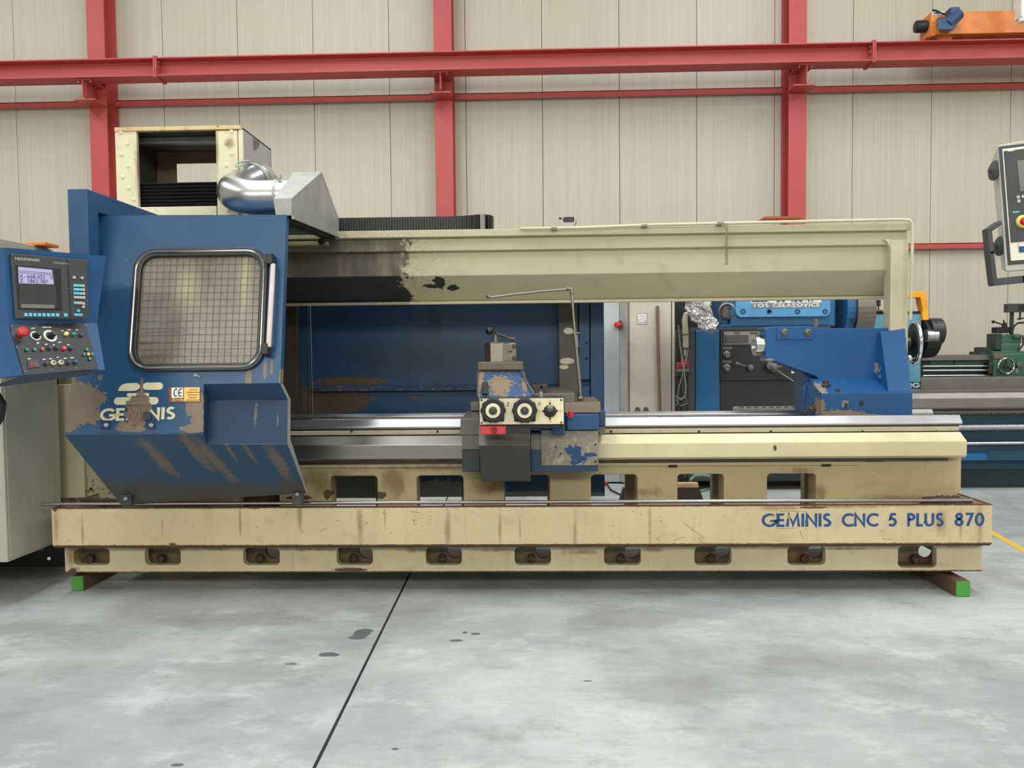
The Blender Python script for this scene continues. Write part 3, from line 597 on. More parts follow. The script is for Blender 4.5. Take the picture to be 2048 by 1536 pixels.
lp = ob('right_post', MB().box(P(1118, 700, 5.9).x, P(1156, 700, 5.9).x, 5.9, 6.0, Z(835, 5.9), Z(600, 5.9)), dirty('post_bare', srgb(88, 84, 76), srgb(60, 60, 58), .5, 0, srgb(206, 200, 176), [(P(1137, 662, 5.9), (.045, .1, .03)), (P(1134, 722, 5.9), (.07, .1, .03)), (P(1128, 734, 5.9), (.04, .1, .02))], [(P(1137, 640, 5.9), (.3, .3, .15))], speck=.85, csc=20, chipn=.3), rear, .003)
ob('side_panel', MB().box(P(1158, 700, 5.93).x, P(1179, 700, 5.93).x, 5.93, 6.0, Z(760, 5.93), Z(600, 5.93)).box(P(1158, 700, 5.93).x, P(1179, 700, 5.93).x, 5.93, 6.0, Z(835, 5.93), Z(774, 5.93)).box(P(1181, 700, 5.93).x, P(1206, 700, 5.93).x, 5.93, 6.0, Z(835, 5.93), Z(600, 5.93)), m_rear, rear, .003)
for y_ in (686, 717): ob('bolt_hole', MB().cyl(P(1173, y_, 5.925), P(1173, y_, 5.94), .01, n=10), m_dark, rear)
ob('lower_panel', MB().box(P(490, 900, YR).x, P(760, 900, YR).x, YR, YR+.03, Z(994.5, YR), Z(836, YR)), simple('bin_grey', srgb(140, 146, 154), .4), rear)
ob('lower_panel', MB().box(P(761, 900, YR).x, P(1209, 900, YR).x, YR, YR+.03, Z(993, YR), Z(836, YR)), m_rlow, rear)
# ================================================================== sliding guard (blue, with window)
gp_top = Vector((0, 4.22, Z(432, 4.22, 380))); gp_bot = Vector((0, 4.0, Z(867, 4.0, 300)))
gey = (gp_top-gp_bot).normalized(); gex = Vector((1, 0, 0)); gn = gex.cross(gey)
def GP(px, py, off=0.0): return onplane(px, py, gp_bot+gn*off, gn)
def G2(px, py): q_ = GP(px, py)-gp_bot; return (q_.dot(gex), q_.dot(gey))
def gblob(p, y, rx, rz_, *s): return (GP(p, y), (rx, .25, rz_), *s)
gch = [gblob(150, 820, .17, .13), gblob(165, 800, .14, .11), gblob(180, 830, .07, .06), gblob(135, 850, .06, .05), gblob(275, 822, .085, .10), gblob(282, 842, .06, .03), gblob(282, 800, .04, .07), gblob(262, 858, .1, .02), gblob(245, 852, .03, .035), gblob(283, 775, .012, .05),
       gblob(395, 815, .07, .10), gblob(385, 858, .09, .028), gblob(398, 838, .05, .05), gblob(137, 775, .05, .10), gblob(497, 755, .02, .06), gblob(530, 742, .012, .06), gblob(543, 735, .01, .05), gblob(560, 770, .01, .1), gblob(200, 755, .015, .02)]
_uc = (GP(400, 867)); Bb = Vector((0, 4.45, Z(1005, 4.45, 420)))
bey = (gp_bot-Bb).normalized(); bn = gex.cross(bey)
def BP(px, py, off=0.0): return onplane(px, py, Bb+bn*off, bn)
def bblob(p, y, rx, ry, rz_, *s): return (BP(p, y), (rx, ry, rz_), *s)
m_guard = dirty('guard_blue', srgb(34, 78, 116), srgb(30, 60, 90), .34, 0, srgb(126, 108, 92), gch, amt=.45, speck=.75, csc=24, chipn=.75)
gt = [bblob(318, 915, .06, .5, .22, 1.1), bblob(335, 935, .05, .5, .1, 1.1), bblob(395, 905, .05, .5, .2, 1.1), bblob(430, 920, .06, .5, .22, 1.1), bblob(560, 930, .05, .5, .3, 1.0), bblob(500, 905, .02, .5, .1, 1.0), bblob(460, 900, .015, .5, .12, 1.1), bblob(300, 900, .02, .5, .1, 1.1)]
t = NT('guard_belly'); nz = t.noise(2, detail=5); c = t.mix(srgb(26, 72, 106), srgb(24, 62, 86), nz)
g_ = t.math('ADD', t.blobs(gt), t.math('MULTIPLY', t.math('SUBTRACT', t.noise(12, (1, 1, .35), 9, .75, off=3), .5), 2.0))
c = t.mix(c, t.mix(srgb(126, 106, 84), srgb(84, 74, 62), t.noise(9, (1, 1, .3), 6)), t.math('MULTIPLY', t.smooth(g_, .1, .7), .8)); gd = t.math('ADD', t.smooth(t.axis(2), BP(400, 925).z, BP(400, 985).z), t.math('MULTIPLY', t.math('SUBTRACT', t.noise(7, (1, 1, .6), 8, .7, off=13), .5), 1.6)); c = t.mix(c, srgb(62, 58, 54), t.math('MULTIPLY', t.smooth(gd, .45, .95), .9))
c = t.mix(c, srgb(190, 200, 205), t.smooth(t.noise(45, (1, 1, 1.6), 3, off=5), .76, .79)); m_belly = t.out(c, .42)
win = rrect(*G2(262, 738), *G2(533, 502), .10, 8)
# outline with the notch at the lower right
q1, q2, q3, q4 = G2(187, 432), G2(571, 431), G2(559, 766), G2(408, 768)
q5, q6 = G2(407, 866), G2(129, 868)
m_ = G2(180, 500)
GU = plate('sliding_guard', [[q1, q6, q5, q4, q3, q2]], [win], .004, m_guard, LA, gp_bot, gex, gey, bevel=0)
lab(GU, 'blue sliding guard with a meshed window and chipped lower edge')
# returns
def quad(mb, *pts, th=.004):
    n_ = (pts[1]-pts[0]).cross(pts[2]-pts[0]).normalized()*th; mb.prism(pts, [p+n_ for p in pts]); return mb
pt = lambda px, py: GP(px, py)
A1, A2 = pt(571, 431), pt(559, 766); back = Vector((0, .05, 0))
ob('edge_return', quad(MB(), A1, A2, A2+back, A1+back), m_guard, GU)
B1, B2 = pt(187, 432), pt(129, 868)
ob('top_return', quad(MB(), B1, A1, A1+Vector((0, .9, .03)), B1+Vector((0, .9, .03))), m_guard, GU)
ob('edge_return', quad(MB(), B1, B2, B2+Vector((0, .45, -.35)), B2+Vector((0, .6, .1)), B1+Vector((0, .5, 0))), m_guard, GU)
# belly
bl, br2 = B2, pt(407, 867)
L1, L2 = BP(243, 1008), BP(612, 985)
# notch faces: sloping ceiling, back, left wall
N1, N2 = pt(408, 768), pt(559, 766)
nb = Vector((0, .085, 0))
K = P(422, 801, 4.115); z801 = K.z; zK = z801
n_tl = Vector((N1.x, 4.115, zK)); n_tr = Vector((N2.x+.02, 4.115, zK))
bz = P(422, 886, 4.115).z
def onB(x, z): # point of belly plane at height z
    t_ = (z-Bb.z)/(gp_bot.z-Bb.z); return Vector((x, Bb.y+(gp_bot.y-Bb.y)*t_, z))
n_bl = onB(N1.x, bz); n_br = onB(N2.x+.03, bz)
nk = MB(); quad(nk, N1, N2, n_tr, n_tl); quad(nk, n_tl, n_tr, n_br, n_bl); quad(nk, N1, n_tl, n_bl, br2)
lab(ob('hand_recess', nk, dirty('recess_blue', srgb(26, 58, 88), srgb(36, 56, 74), .55, 0, srgb(96, 100, 98), [gblob(500, 830, .012, .09), gblob(545, 845, .006, .05)], amt=.6, speck=.78, csc=50, chipn=.9), GU), 'dark blue stepped recess at the lower right of the guard')
be = MB()
quad(be, bl, br2, n_bl, n_br, L2, L1, th=-.004)
lab(ob('belly_plate', be, m_belly, GU), 'oil-streaked sloping underside of the guard')
ob('edge_return', quad(MB(), A2, n_tr, n_br, L2, L2+Vector((.0, .03, .0)), n_br+Vector((0, .05, .02)), n_tr+Vector((0, .05, 0)), A2+back), dirty('bare_edge', srgb(140, 140, 138), srgb(60, 64, 66), .4, amt=.8), GU)
# window: rubber seal ring, glass with wire mesh
def ringband(outer, inner, off, th, m, name, bevel=.006):
    return plate(name, [outer], [inner], th, m, GU, gp_bot+gn*off, gex, gey, bevel=bevel)
wo = rrect(*G2(258, 742), *G2(537, 498), .11, 8); wi = rrect(*G2(271, 732), *G2(526, 510), .085, 8)
m_seal = simple('window_rubber', srgb(44, 46, 48), .32)
sl = ringband(wo, wi, .016, .012, m_seal, 'window_seal')
cr_ = MB(); loop = [gp_bot+gn*.022+gex*p[0]+gey*p[1] for p in rrect(*G2(263, 737), *G2(532, 504), .1, 8)]
ob('seal_bead', MB().tube(loop+[loop[0], loop[1]], .008, 8), metal('bright_bead', srgb(150, 152, 152), .25), sl, smooth=True)
t = NT('dirty_glass'); n1 = t.noise(3, detail=6, off=1)
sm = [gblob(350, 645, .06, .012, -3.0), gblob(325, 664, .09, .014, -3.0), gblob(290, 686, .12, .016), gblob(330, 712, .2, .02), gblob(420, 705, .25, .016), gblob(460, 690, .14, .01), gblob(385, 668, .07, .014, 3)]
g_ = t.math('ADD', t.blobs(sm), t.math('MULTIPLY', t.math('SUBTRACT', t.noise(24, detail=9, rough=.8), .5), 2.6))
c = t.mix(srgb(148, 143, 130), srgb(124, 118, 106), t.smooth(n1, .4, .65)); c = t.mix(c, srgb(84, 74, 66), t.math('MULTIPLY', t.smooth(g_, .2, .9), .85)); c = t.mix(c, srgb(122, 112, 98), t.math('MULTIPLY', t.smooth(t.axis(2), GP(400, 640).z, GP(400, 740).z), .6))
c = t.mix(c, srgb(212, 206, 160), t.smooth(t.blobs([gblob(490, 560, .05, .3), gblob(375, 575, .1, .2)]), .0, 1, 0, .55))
m_gl = t.out(c, .22, 0, **{'Alpha': .86, 'Transmission Weight': .1})
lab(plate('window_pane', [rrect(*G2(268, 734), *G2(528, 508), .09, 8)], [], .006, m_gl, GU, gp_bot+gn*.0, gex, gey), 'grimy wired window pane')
wm = MB(); (ax0, ay0), (ax1, ay1) = G2(268, 735), G2(529, 507)
nv = 19
for k in range(nv):
    x_ = ax0+(ax1-ax0)*(k+.6)/nv; wm.add([], [])
    a_ = gp_bot+gn*.003+gex*x_+gey*(ay0+.01); b_ = gp_bot+gn*.003+gex*x_+gey*(ay1-.01); wm.tube([a_, b_], .0011, 4)
nh = 16
for k in range(nh):
    y_ = ay0+(ay1-ay0)*(k+.5)/nh; ins = .03 if k in (0, nh-1) else .008
    wm.tube([gp_bot+gn*.003+gex*(ax0+ins)+gey*y_, gp_bot+gn*.003+gex*(ax1-ins)+gey*y_], .0011, 4)
ob('wire_mesh', wm, simple('mesh_wire', srgb(112, 104, 88), .5), GU)
# door handle
ha, hb = GP(546, 528, .05), GP(537, 694, .05)
hd = ob('handle', MB().tube([ha, hb], .0135, 14), simple('pale_handle', srgb(222, 206, 200), .35), GU, smooth=True)
for p_, y_ in ((546, 524), (537, 702)):
    c_ = GP(p_, y_); u_ = gey
    e_ = MB(); a_ = c_-gey*.03; b_ = c_+gey*.03
    for s in (1,): e_.prism([a_-gex*.018, a_+gex*.018, a_+gex*.018+gn*.07, a_-gex*.018+gn*.07], [b_-gex*.018, b_+gex*.018, b_+gex*.018+gn*.07, b_-gex*.018+gn*.07])
    ob('handle_end', e_, m_black, hd, .005)
# lettering and emblem
m_logo = dirty('cream_lettering', srgb(214, 206, 172), srgb(150, 132, 100), .5, 0, srgb(126, 108, 92), gch, amt=.35, speck=.78, csc=24, chipn=.75)
def gtf(px0, py0, px1, py1, hpx):                      # baseline from (px0,py0) to (px1,py1), letter height hpx
    a_ = GP(px0, py0, .003); b_ = GP(px1, py1, .003); u_ = (b_-a_).normalized(); H_ = (GP(px0, py0-hpx, .003)-a_).length
    return a_, u_, H_, (b_-a_).length
a_, u_, H_, W_ = gtf(200, 842, 349, 838, 24)
lw = lwidth('GEMINIS', .13); kx = W_/lw
mb_, _ = letters('GEMINIS', lambda p: a_+u_*(p.x*kx)+gey*(p.y*H_), .21, .13)
lab(ob('lettering', mb_, m_logo, GU), 'cream word GEMINIS, half worn away')
def gcap(x0, y0, x1, y1, lr=None, rr_=None):
    (a0, b0), (a1, b1) = G2(x0, y1), G2(x1, y0); return rrect(a0, b0, a1, b1, min(abs(a1-a0), abs(b1-b0))*.49, 6)
tl = gcap(236, 766, 281, 782); (lx, ly) = G2(236, 782); 
tl2 = [(G2(237, 782)), (G2(270, 782)), (G2(277, 779)), (G2(281, 774)), (G2(279, 769)), (G2(274, 766)), (G2(252, 767)), (G2(244, 770)), (G2(239, 775))]
lab(plate('emblem', [tl2, gcap(286, 765, 327, 780), gcap(254, 786, 299, 793.5), gcap(228, 794, 318, 810)], [], .001, m_logo, GU, gp_bot+gn*.003, gex, gey), 'cream emblem of rounded bars above the word')
# CE plate
def gq(name, x0, y0, x1, y1, m, off, par=GU, th=.002): return plate(name, [[G2(x0, y1), G2(x1, y1), G2(x1, y0), G2(x0, y0)]], [], th, m, par, gp_bot+gn*off, gex, gey)
ce = gq('rating_plate', 338.5, 775, 401, 804, simple('rating_brown', srgb(142, 70, 44), .5), .004); lab(ce, 'brown and yellow CE rating plate')
gq('label', 344, 775.5, 367, 796, m_white, .0055, ce, .001); yl_ = gq('label', 369, 775, 400, 803, simple('rating_yellow', srgb(240, 200, 104), .5), .0055, ce, .001)
p_ = GP(347, 793, .007); hh = (GP(347, 777.5, .007)-p_).length; ww = (GP(364.5, 792, .007)-p_).length
mb_ = MB()
stroke(mb_, arc(.42, .5, .38, .46, 65, 295, 16), .15, lambda q: p_+gex*(q.x*ww*.52/.8)+gey*(q.y*hh))
stroke(mb_, arc(.42, .5, .38, .46, 65, 295, 16), .15, lambda q: p_+gex*(ww*.52+q.x*ww*.52/.8)+gey*(q.y*hh)); stroke(mb_, [(.1, .5), (.55, .5)], .13, lambda q: p_+gex*(ww*.52+q.x*ww*.52/.8)+gey*(q.y*hh))
ob('lettering', mb_, m_black, ce)
text('lettering', 'Bimbert', .028, simple('rating_pale', srgb(224, 186, 160), .5), ce, GP(344, 803, .006), gex, gey, sx=1.0)
tb = MB()
for k, (w0, w1) in enumerate(((378, 395), (373, 399), (375, 396), (377, 394), (373, 398))):
    tb.prism([GP(w0, 780+k*5.2, .0068), GP(w1, 780+k*5.2, .0068), GP(w1, 778.6+k*5.2, .0068), GP(w0, 778.6+k*5.2, .0068)], [GP(w0, 780+k*5.2, .0074), GP(w1, 780+k*5.2, .0074), GP(w1, 778.6+k*5.2, .0074), GP(w0, 778.6+k*5.2, .0074)])
ob('print_lines', tb, simple('rating_ink', srgb(150, 110, 60), .6), ce)
# little hardware on the guard
for p_, y_ in ((212, 850), (302, 850)):
    bq = gq('clamp_pad', p_-10, y_-9, p_+9, y_+8, simple('pad_blue', srgb(26, 56, 92), .4), .006, GU, .006); ob('bolt', MB().cyl(GP(p_, y_, .006), GP(p_, y_, .016), .011, n=8), m_chrome, bq)
gq('clamp_pad', 288, 824, 303, 840, m_dkgrey, .012, GU, .012)
ob('bolt', MB().cyl(GP(390.5, 750, 0), GP(390.5, 750, .012), .009, n=10).tube([GP(391, 750, .01), GP(400, 754, .012)], .003, 6), m_chrome, GU)
for p_, y_ in ((193, 443),): ob('bolt', MB().cyl(GP(p_, y_, 0), GP(p_, y_, .006), .01, n=8), m_chrome, GU)
# roller brackets on the rod
for (xa, xb, ya, yb) in ((240, 262, 984, 1011), (584, 605, 966, 1011)):
    pxm = (xa+xb)/2; r_ = MB().box(P(xa, 1000, 4.38).x, P(xb, 1000, 4.38).x, 4.38, 4.41, Z(yb, 4.38, pxm), Z(ya+5, 4.38, pxm)).box(P(xa+4, 1000, 4.38).x, P(xb-4, 1000, 4.38).x, 4.385, 4.46, Z(ya+7, 4.38, pxm), Z(ya-3, 4.38, pxm))
    ro = ob('roller_bracket', r_, dirty('bracket_paint', srgb(52, 60, 66), srgb(120, 104, 80), .5, 0, srgb(130, 116, 92), amt=.8, speck=.66), GU, .003)
    ob('bolt', MB().cyl(P((xa+xb)/2, (ya+yb)/2, 4.365), P((xa+xb)/2, (ya+yb)/2, 4.39), .012, n=6), m_worn, ro)
# ================================================================== gallows frame carrying the control pendant
fr = MB(); YF = 4.05
f0 = P(147, 378, YF); f1 = P(175, 378, YF)
b0, b1 = P(139, 510, YF), P(175, 510, YF); xL = b0.x; xR = P(176, 440, YF).x
za, zbm = f0.z, b0.z-.3
fr.box(xL, xR, YF, YF+.1, zbm, za)
lab(ob('pendant_frame', fr.box(xL, xR, YF+.1, 5.3, za-.105, za-.0), simple('frame_blue', srgb(34, 78, 118), .4), LA, .003), 'square blue tube frame reaching back over the guard')
# ================================================================== carriage
def pb_(mb, x0, y0, x1, y1, Y, D): return mb.pbox(x0, y0, x1, y1, Y, D)
m_apr = dirty('apron_light', srgb(112, 110, 100), srgb(86, 80, 68), .42, .35, amt=.5, streak=.3)
m_aprd = dirty('apron_shaded', srgb(62, 62, 58), srgb(48, 46, 42), .4, .2, amt=.6, streak=.3)  # darker apron tone: shade of the under-slanted face put into the colour
m_cblue = dirty('carriage_blue', srgb(36, 70, 104), srgb(30, 40, 52), .4, 0, srgb(140, 136, 126), amt=.5, speck=.77)
sd = MB().box(P(960, 800, 4.6).x, P(1199, 850, 4.6).x, 4.6, 5.5, Z(867, 4.6), Z(826, 4.75)).box(P(924, 900, 4.6).x, P(1196, 900, 4.6).x, 4.6, 4.69, Z(943, 4.6), Z(860, 4.6))
CA = ob('carriage', sd, m_cblue, LA, .004); lab(CA, 'carriage with worn steel covers and hand controls')
ob('wing_cover', MB().hexa([P(920, 870, 4.58), P(960, 870, 4.58), Vector((P(960, 870, 4.58).x, 4.95, Z(870, 4.58))), Vector((P(920, 870, 4.58).x, 4.95, Z(870, 4.58))), P(921, 837, 4.58), P(960, 837, 4.58), Vector((P(960, 837, 4.58).x, 4.78, P(940, 822, 4.78).z)), Vector((P(930, 837, 4.58).x, 4.78, P(940, 822, 4.78).z))]), m_apr, CA, .003)
ob('wing_cover', MB().pbox(924, 870.5, 959, 899, 4.585, .2), m_apr, CA, .002)
ob('wing_cover', MB().pbox(925, 899.5, 959, 943, 4.59, .1), simple('wing_dark', srgb(52, 56, 60), .45), CA, .002)
ob('side_block', MB().pbox(941, 804, 959, 822, 4.75, .3), m_worn, CA, .003)
ob('side_block', MB().pbox(1199, 822, 1211, 852, 4.6, .35), m_cblue, CA, .003); ob('side_block', MB().pbox(1198, 853, 1211, 870, 4.61, .3), m_apr, CA, .003)
# apron
x0, x1 = P(957, 880, 4.46).x, P(1060, 880, 4.46).x; x2, x3 = P(960.5, 963, 4.5).x, P(1061.5, 963, 4.5).x
ob('apron', MB().hexa([P(957.5, 891.5, 4.44), P(1060.5, 891.5, 4.44), P(1060.5, 891.5, 4.7), P(958, 891.5, 4.7), P(957, 850, 4.54), P(1060, 850, 4.54), P(1060, 850, 4.72), P(957, 850, 4.72)]), m_apr, CA, .003)
ob('apron_lower', MB().hexa([P(964, 963, 4.52), P(1062, 963, 4.52), P(1055, 960, 4.66), P(968, 960, 4.66), P(957.5, 892, 4.442), P(1061, 892, 4.442), P(1061, 892, 4.7), P(960, 892, 4.7)]), m_aprd, CA, .003)
# right side of the carriage
ob('lower_apron', MB().pbox(1062, 899, 1196, 943, 4.585, .1), m_cblue, CA, .003)
ob('bare_strip', MB().pbox(1062, 869, 1084, 899, 4.59, .05), m_worn, CA)
chp = [(P(1150, 906, 4.57), (.045, .1, .045)), (P(1162, 918, 4.57), (.05, .1, .03)), (P(1140, 900, 4.57), (.03, .1, .03)), (P(1178, 910, 4.57), (.05, .1, .014)), (P(1152, 895, 4.57), (.015, .1, .025)), (P(1150, 925, 4.57), (.03, .1, .015))]
t = NT('peeled_cover'); n_ = t.noise(7, detail=6, off=6); sw = t.noise(9, (1, 1, .7), 2, off=11, dist=1.2)
c = t.mix(srgb(140, 132, 118), srgb(112, 104, 92), t.smooth(n_, .4, .65)); c = t.mix(c, srgb(186, 178, 162), t.math('MULTIPLY', t.smooth(t.math('ABSOLUTE', t.math('SUBTRACT', sw, .5)), .03, .0), .4))
g_ = t.math('ADD', t.blobs(chp), t.math('MULTIPLY', t.math('SUBTRACT', t.noise(40, detail=4), .5), 2.2)); bl_ = t.smooth(g_, .12, .15)
c = t.mix(c, srgb(26, 66, 112), bl_); t.bump(t.math('ADD', bl_, t.math('MULTIPLY', sw, .4)), .4, .002); m_peel = t.out(c, .45)
pc = ob('cover_plate', MB().pbox(1082, 861, 1197, 931.5, 4.57, .014), m_peel, CA, .004); lab(pc, 'scuffed cover plate with a blue paint remnant')
for p_, y_ in ((1191, 889), (1191, 923), (1121, 907), (1112, 894)): ob('screw_hole', MB().cyl(P(p_, y_, 4.567), P(p_, y_, 4.575), .006, n=8), m_dark, pc)
ob('blue_box', MB().pbox(1134, 829, 1199, 860, 4.54, .2), simple('box_blue', srgb(38, 80, 122), .4), CA, .004)
ob('blue_box', MB().pbox(1104, 849, 1130, 871, 4.5, .1), m_cblue, CA, .006)
ob('red_switch', MB().cyl(P(1133, 829, 4.5), P(1137, 829, 4.5), .012).pbox(1137, 822, 1147, 835, 4.48, .03), m_red, CA, .003)
# saddle shelf (brown worn) and cross slide
m_brn = dirty('worn_brown', srgb(118, 106, 92), srgb(70, 60, 50), .5, .3, amt=.9)
ob('shelf', MB().hexa([P(1128, 826, 4.6), P(1201, 826, 4.6), Vector((P(1201, 826, 4.6).x, 5.1, Z(826, 4.6))), Vector((P(1128, 826, 4.6).x, 5.1, Z(826, 4.6))), P(1128, 806, 4.62), P(1201, 804, 4.62), Vector((P(1201, 802, 4.62).x, 5.1, Z(804, 4.62))), Vector((P(1128, 802, 4.62).x, 5.1, Z(804, 4.62)))]), m_brn, CA, .003)
ob('cross_slide', MB().pbox(1060, 787, 1150, 806, 4.66, .9), m_worn, CA, .004)
ob('cross_slide', MB().pbox(1064, 771, 1086, 792, 4.75, .3).pbox(1080, 769, 1094, 778, 4.75, .15), m_dull, CA, .003)
ob('stop_dog', MB().pbox(1079, 783, 1086, 796, 4.5, .06), m_chrome, CA, .003)
# top slide casting
m_ts = dirty('top_slide_paint', srgb(52, 88, 128), srgb(96, 82, 64), .36, .1, srgb(142, 122, 98), [(P(1000, 770, 4.7), (.09, .5, .07)), (P(960, 760, 4.8), (.03, .5, .12)), (P(1050, 770, 4.8), (.02, .4, .12)), (P(1000, 738, 4.9), (.2, .4, .02))], amt=.7, speck=.63, csc=34, chipn=1.3)
y0_, y1_ = 4.9, 4.52
ts = MB().hexa([P(955, 797, y1_), P(1068, 797, y1_), P(1068, 797, 5.0), P(955, 797, 5.0), P(955, 789, y1_+.01), P(1067, 789, y1_+.01), P(1045, 741, y0_), P(957, 741, y0_)])
TS = ob('top_slide', ts, m_ts, CA, .006)
ob('slide_body', MB().hexa([P(957, 792, 4.9), P(1060, 792, 4.9), P(1060, 792, 5.4), P(957, 792, 5.4), P(955.5, 725, 4.9), P(1045, 725, 4.9), P(1040, 725, 5.3), P(958, 725, 5.3)]), m_ts, TS, .006)
ob('slide_cap', MB().pbox(955, 724, 1045.5, 740, 4.87, .5), m_brn, TS, .005)
ob('side_lip', MB().hexa([P(954, 792, 4.5), P(957, 792, 4.5), P(958, 792, 4.6), P(954, 792, 4.6), P(954, 742, 4.87), P(957, 742, 4.87), P(957, 742, 4.95), P(954, 742, 4.95)]), m_worn, TS, .002)
ob('side_lip', MB().hexa([P(1066, 790, 4.5), P(1071, 790, 4.5), P(1072, 790, 4.6), P(1068, 790, 4.6), P(1040, 741, 4.86), P(1044, 741, 4.86), P(1044, 741, 4.95), P(1040, 741, 4.95)]), m_worn, TS, .002)
ob('slot_cover', MB().hexa([P(963, 788, 4.50), P(977, 788, 4.50), P(977, 788, 4.6), P(963, 788, 4.6), P(965, 763, 4.62), P(976, 763, 4.62), P(976, 763, 4.75), P(965, 763, 4.75)]), m_rubber, TS, .008)
# tool post
tp_x0, tp_x1 = P(968, 700, 5.0).x, P(1032, 700, 5.0).x; tz0_, tz1_ = Z(723, 5.0), Z(686, 5.0)
tpm = metal('tool_post_steel', srgb(196, 186, 176), .3, .1, (1, 1, 1), 14)
xa_ = P(981, 700, 5.0).x; xb_ = P(1005, 700, 5.0).x
TP = ob('tool_post', MB().profile_z([(tp_x0, 5.06), (xa_, 5.0), (xb_, 5.0), (tp_x1, 5.05), (tp_x1, 5.22), (tp_x0, 5.22)], tz0_, tz1_), tpm, TS, .004)
ob('tool_post', MB().profile_z([(tp_x0+.01, 5.055), (xa_, 5.01), (xb_, 5.01), (tp_x1-.01, 5.06), (tp_x1-.01, 5.2), (tp_x0+.01, 5.2)], tz1_, tz1_+.007), m_worn, TS, .002)
ob('dovetail', MB().box(P(1024, 700, 5.04).x, tp_x1+.004, 5.034, 5.06, tz0_+.01, tz0_+.035).box(P(1024, 700, 5.04).x, tp_x1+.004, 5.034, 5.06, tz1_-.035, tz1_-.006), m_dull, TS, .002)
for p_, y_ in ((986, 704), (1023, 703)): ob('bolt_hole', MB().cyl(P(p_, y_, 5.0), P(p_, y_, 5.05), .004, n=8), m_dark, TS)
c_ = P(991, 684, 5.1); pz = tz1_
ob('clamp_hub', MB().spin((c_.x, 5.1, pz), (0, 0, 1), [(0, .045), (.01, .045), (.014, .02), (.06, .016), (.075, .018), (.08, .008)], 20), m_worn, TS, smooth=True)
ob('clamp_lever', MB().tube([P(992, 668, 5.1), P(1010, 673, 5.05), P(1026, 679, 5.0)], .008, 8).cyl(P(1023, 679, 5.0), P(1031, 679, 4.98), .014), m_worn, TS, smooth=True)
ob('ball_knob', MB().tube([P(991, 666, 5.08), P(982, 663, 4.95)], .008, 8).sphere(P(979, 662, 4.9), .026), simple('ball_black', srgb(20, 21, 24), .15), TS, smooth=True)
# control station
YPn = 4.36
pa, pb2 = P(959, 797.5, YPn), P(1127.5, 848, YPn)
cs = ob('control_station', MB().box(P(957.5, 820, YPn).x, P(1129, 820, YPn).x, YPn+.004, YPn+.13, P(1043, 850, YPn).z, P(1043, 796, YPn).z).box(P(960, 855, YPn).x, P(1126, 855, YPn).x, YPn+.02, YPn+.1, P(1043, 857, YPn).z, P(1043, 850, YPn).z), m_black, CA, .003)
m_ppl = simple('panel_cream', srgb(232, 220, 184), .4)
ob('panel_plate', MB().box(pa.x, pb2.x, YPn, YPn+.004, pb2.z, pa.z), m_ppl, cs, .001)
for p_, y_ in ((963, 800), (963, 846), (1122.5, 800), (1122.5, 845)): ob('screw', MB().cyl(P(p_, y_, YPn-.002), P(p_, y_, YPn+.003), .006, n=10), m_black, cs)
px2m = YPn/F
def handwheel(cx_, cy_):
    c_ = P(cx_, cy_, YPn); R_ = 24.5*px2m; mb = MB(); 
    ob('mounting_square', MB().box(c_.x-R_*.88, c_.x+R_*.88, YPn-.012, YPn, c_.z-R_*.95, c_.z+R_*.3), m_black, cs, .006)
    n = 48; rings = []
    for dep, k in ((.0, .9), (.0, 1), (-.028, 1), (-.034, .9), (-.034, .62)):
        rings.append([(c_.x+R_*k*(1+(.045*math.cos(10*a) if k == 1 else 0))*math.cos(a), YPn-.014+dep, c_.z+R_*k*(1+(.045*math.cos(10*a) if k == 1 else 0))*math.sin(a)) for a in [2*math.pi*i/n for i in range(n)]])
    b = 0; vs = sum(rings, []); fs = []
    for r in range(4):
        for i in range(n): fs.append((r*n+i, r*n+(i+1) % n, (r+1)*n+(i+1) % n, (r+1)*n+i))
    fs.append(tuple(range(4*n, 5*n))); mb.add(vs, fs)
    w_ = ob('handwheel', mb, m_black, cs)
    ob('dial_ring', MB().spin((c_.x, YPn-.0485, c_.z), (0, -1, 0), [(0, R_*.6), (.005, R_*.6), (.006, R_*.36)], 32), m_ppl, cs, smooth=True)
    ob('dial_centre', MB().spin((c_.x, YPn-.0505, c_.z), (0, -1, 0), [(0, R_*.34), (.008, R_*.34), (.012, R_*.28), (.012, R_*.2), (.02, R_*.16), (.021, 0)], 24), m_dkgrey, cs, smooth=True)
handwheel(987, 820); handwheel(1049.5, 820)
for s_, p_, y_ in (('Z', 1013, 812), ('X', 1075.5, 811)): text('lettering', s_, .03, m_black, cs, P(p_, y_, YPn-.001), sx=.9)
jc = P(1100, 822, YPn)
ob('joystick', MB().spin((jc.x, YPn, jc.z), (0, -1, 0), [(0, .036), (.008, .036), (.02, .026), (.04, .02), (.06, .014), (.062, .012)], 24), m_rubber, cs, smooth=True)
ob('joystick_knob', MB().spin((jc.x, YPn-.06, jc.z+.018), (0, -1, .12), [(0, .012), (.012, .018), (.03, .02), (.036, .014), (.038, 0)], 20), m_worn, cs, smooth=True)
dots = MB(); rings_ = MB()
for dx, dz in ((14, 0), (-14, 0), (0, 15.5), (0, -15.5)): dots.cyl((jc.x+dx*px2m, YPn-.002, jc.z+dz*px2m), (jc.x+dx*px2m, YPn+.002, jc.z+dz*px2m), .006, n=10)
for dx, dz in ((21, 0), (-21, 0), (0, 21.5), (0, -21)): rings_.spin((jc.x+dx*px2m, YPn-.001, jc.z+dz*px2m), (0, -1, 0), [(0, .0065), (.001, .0065), (.001, .005), (0, .005)], 14, True)
ob('print_marks', dots, m_black, cs); ob('print_marks', rings_, simple('print_orange', srgb(190, 130, 50), .5), cs)
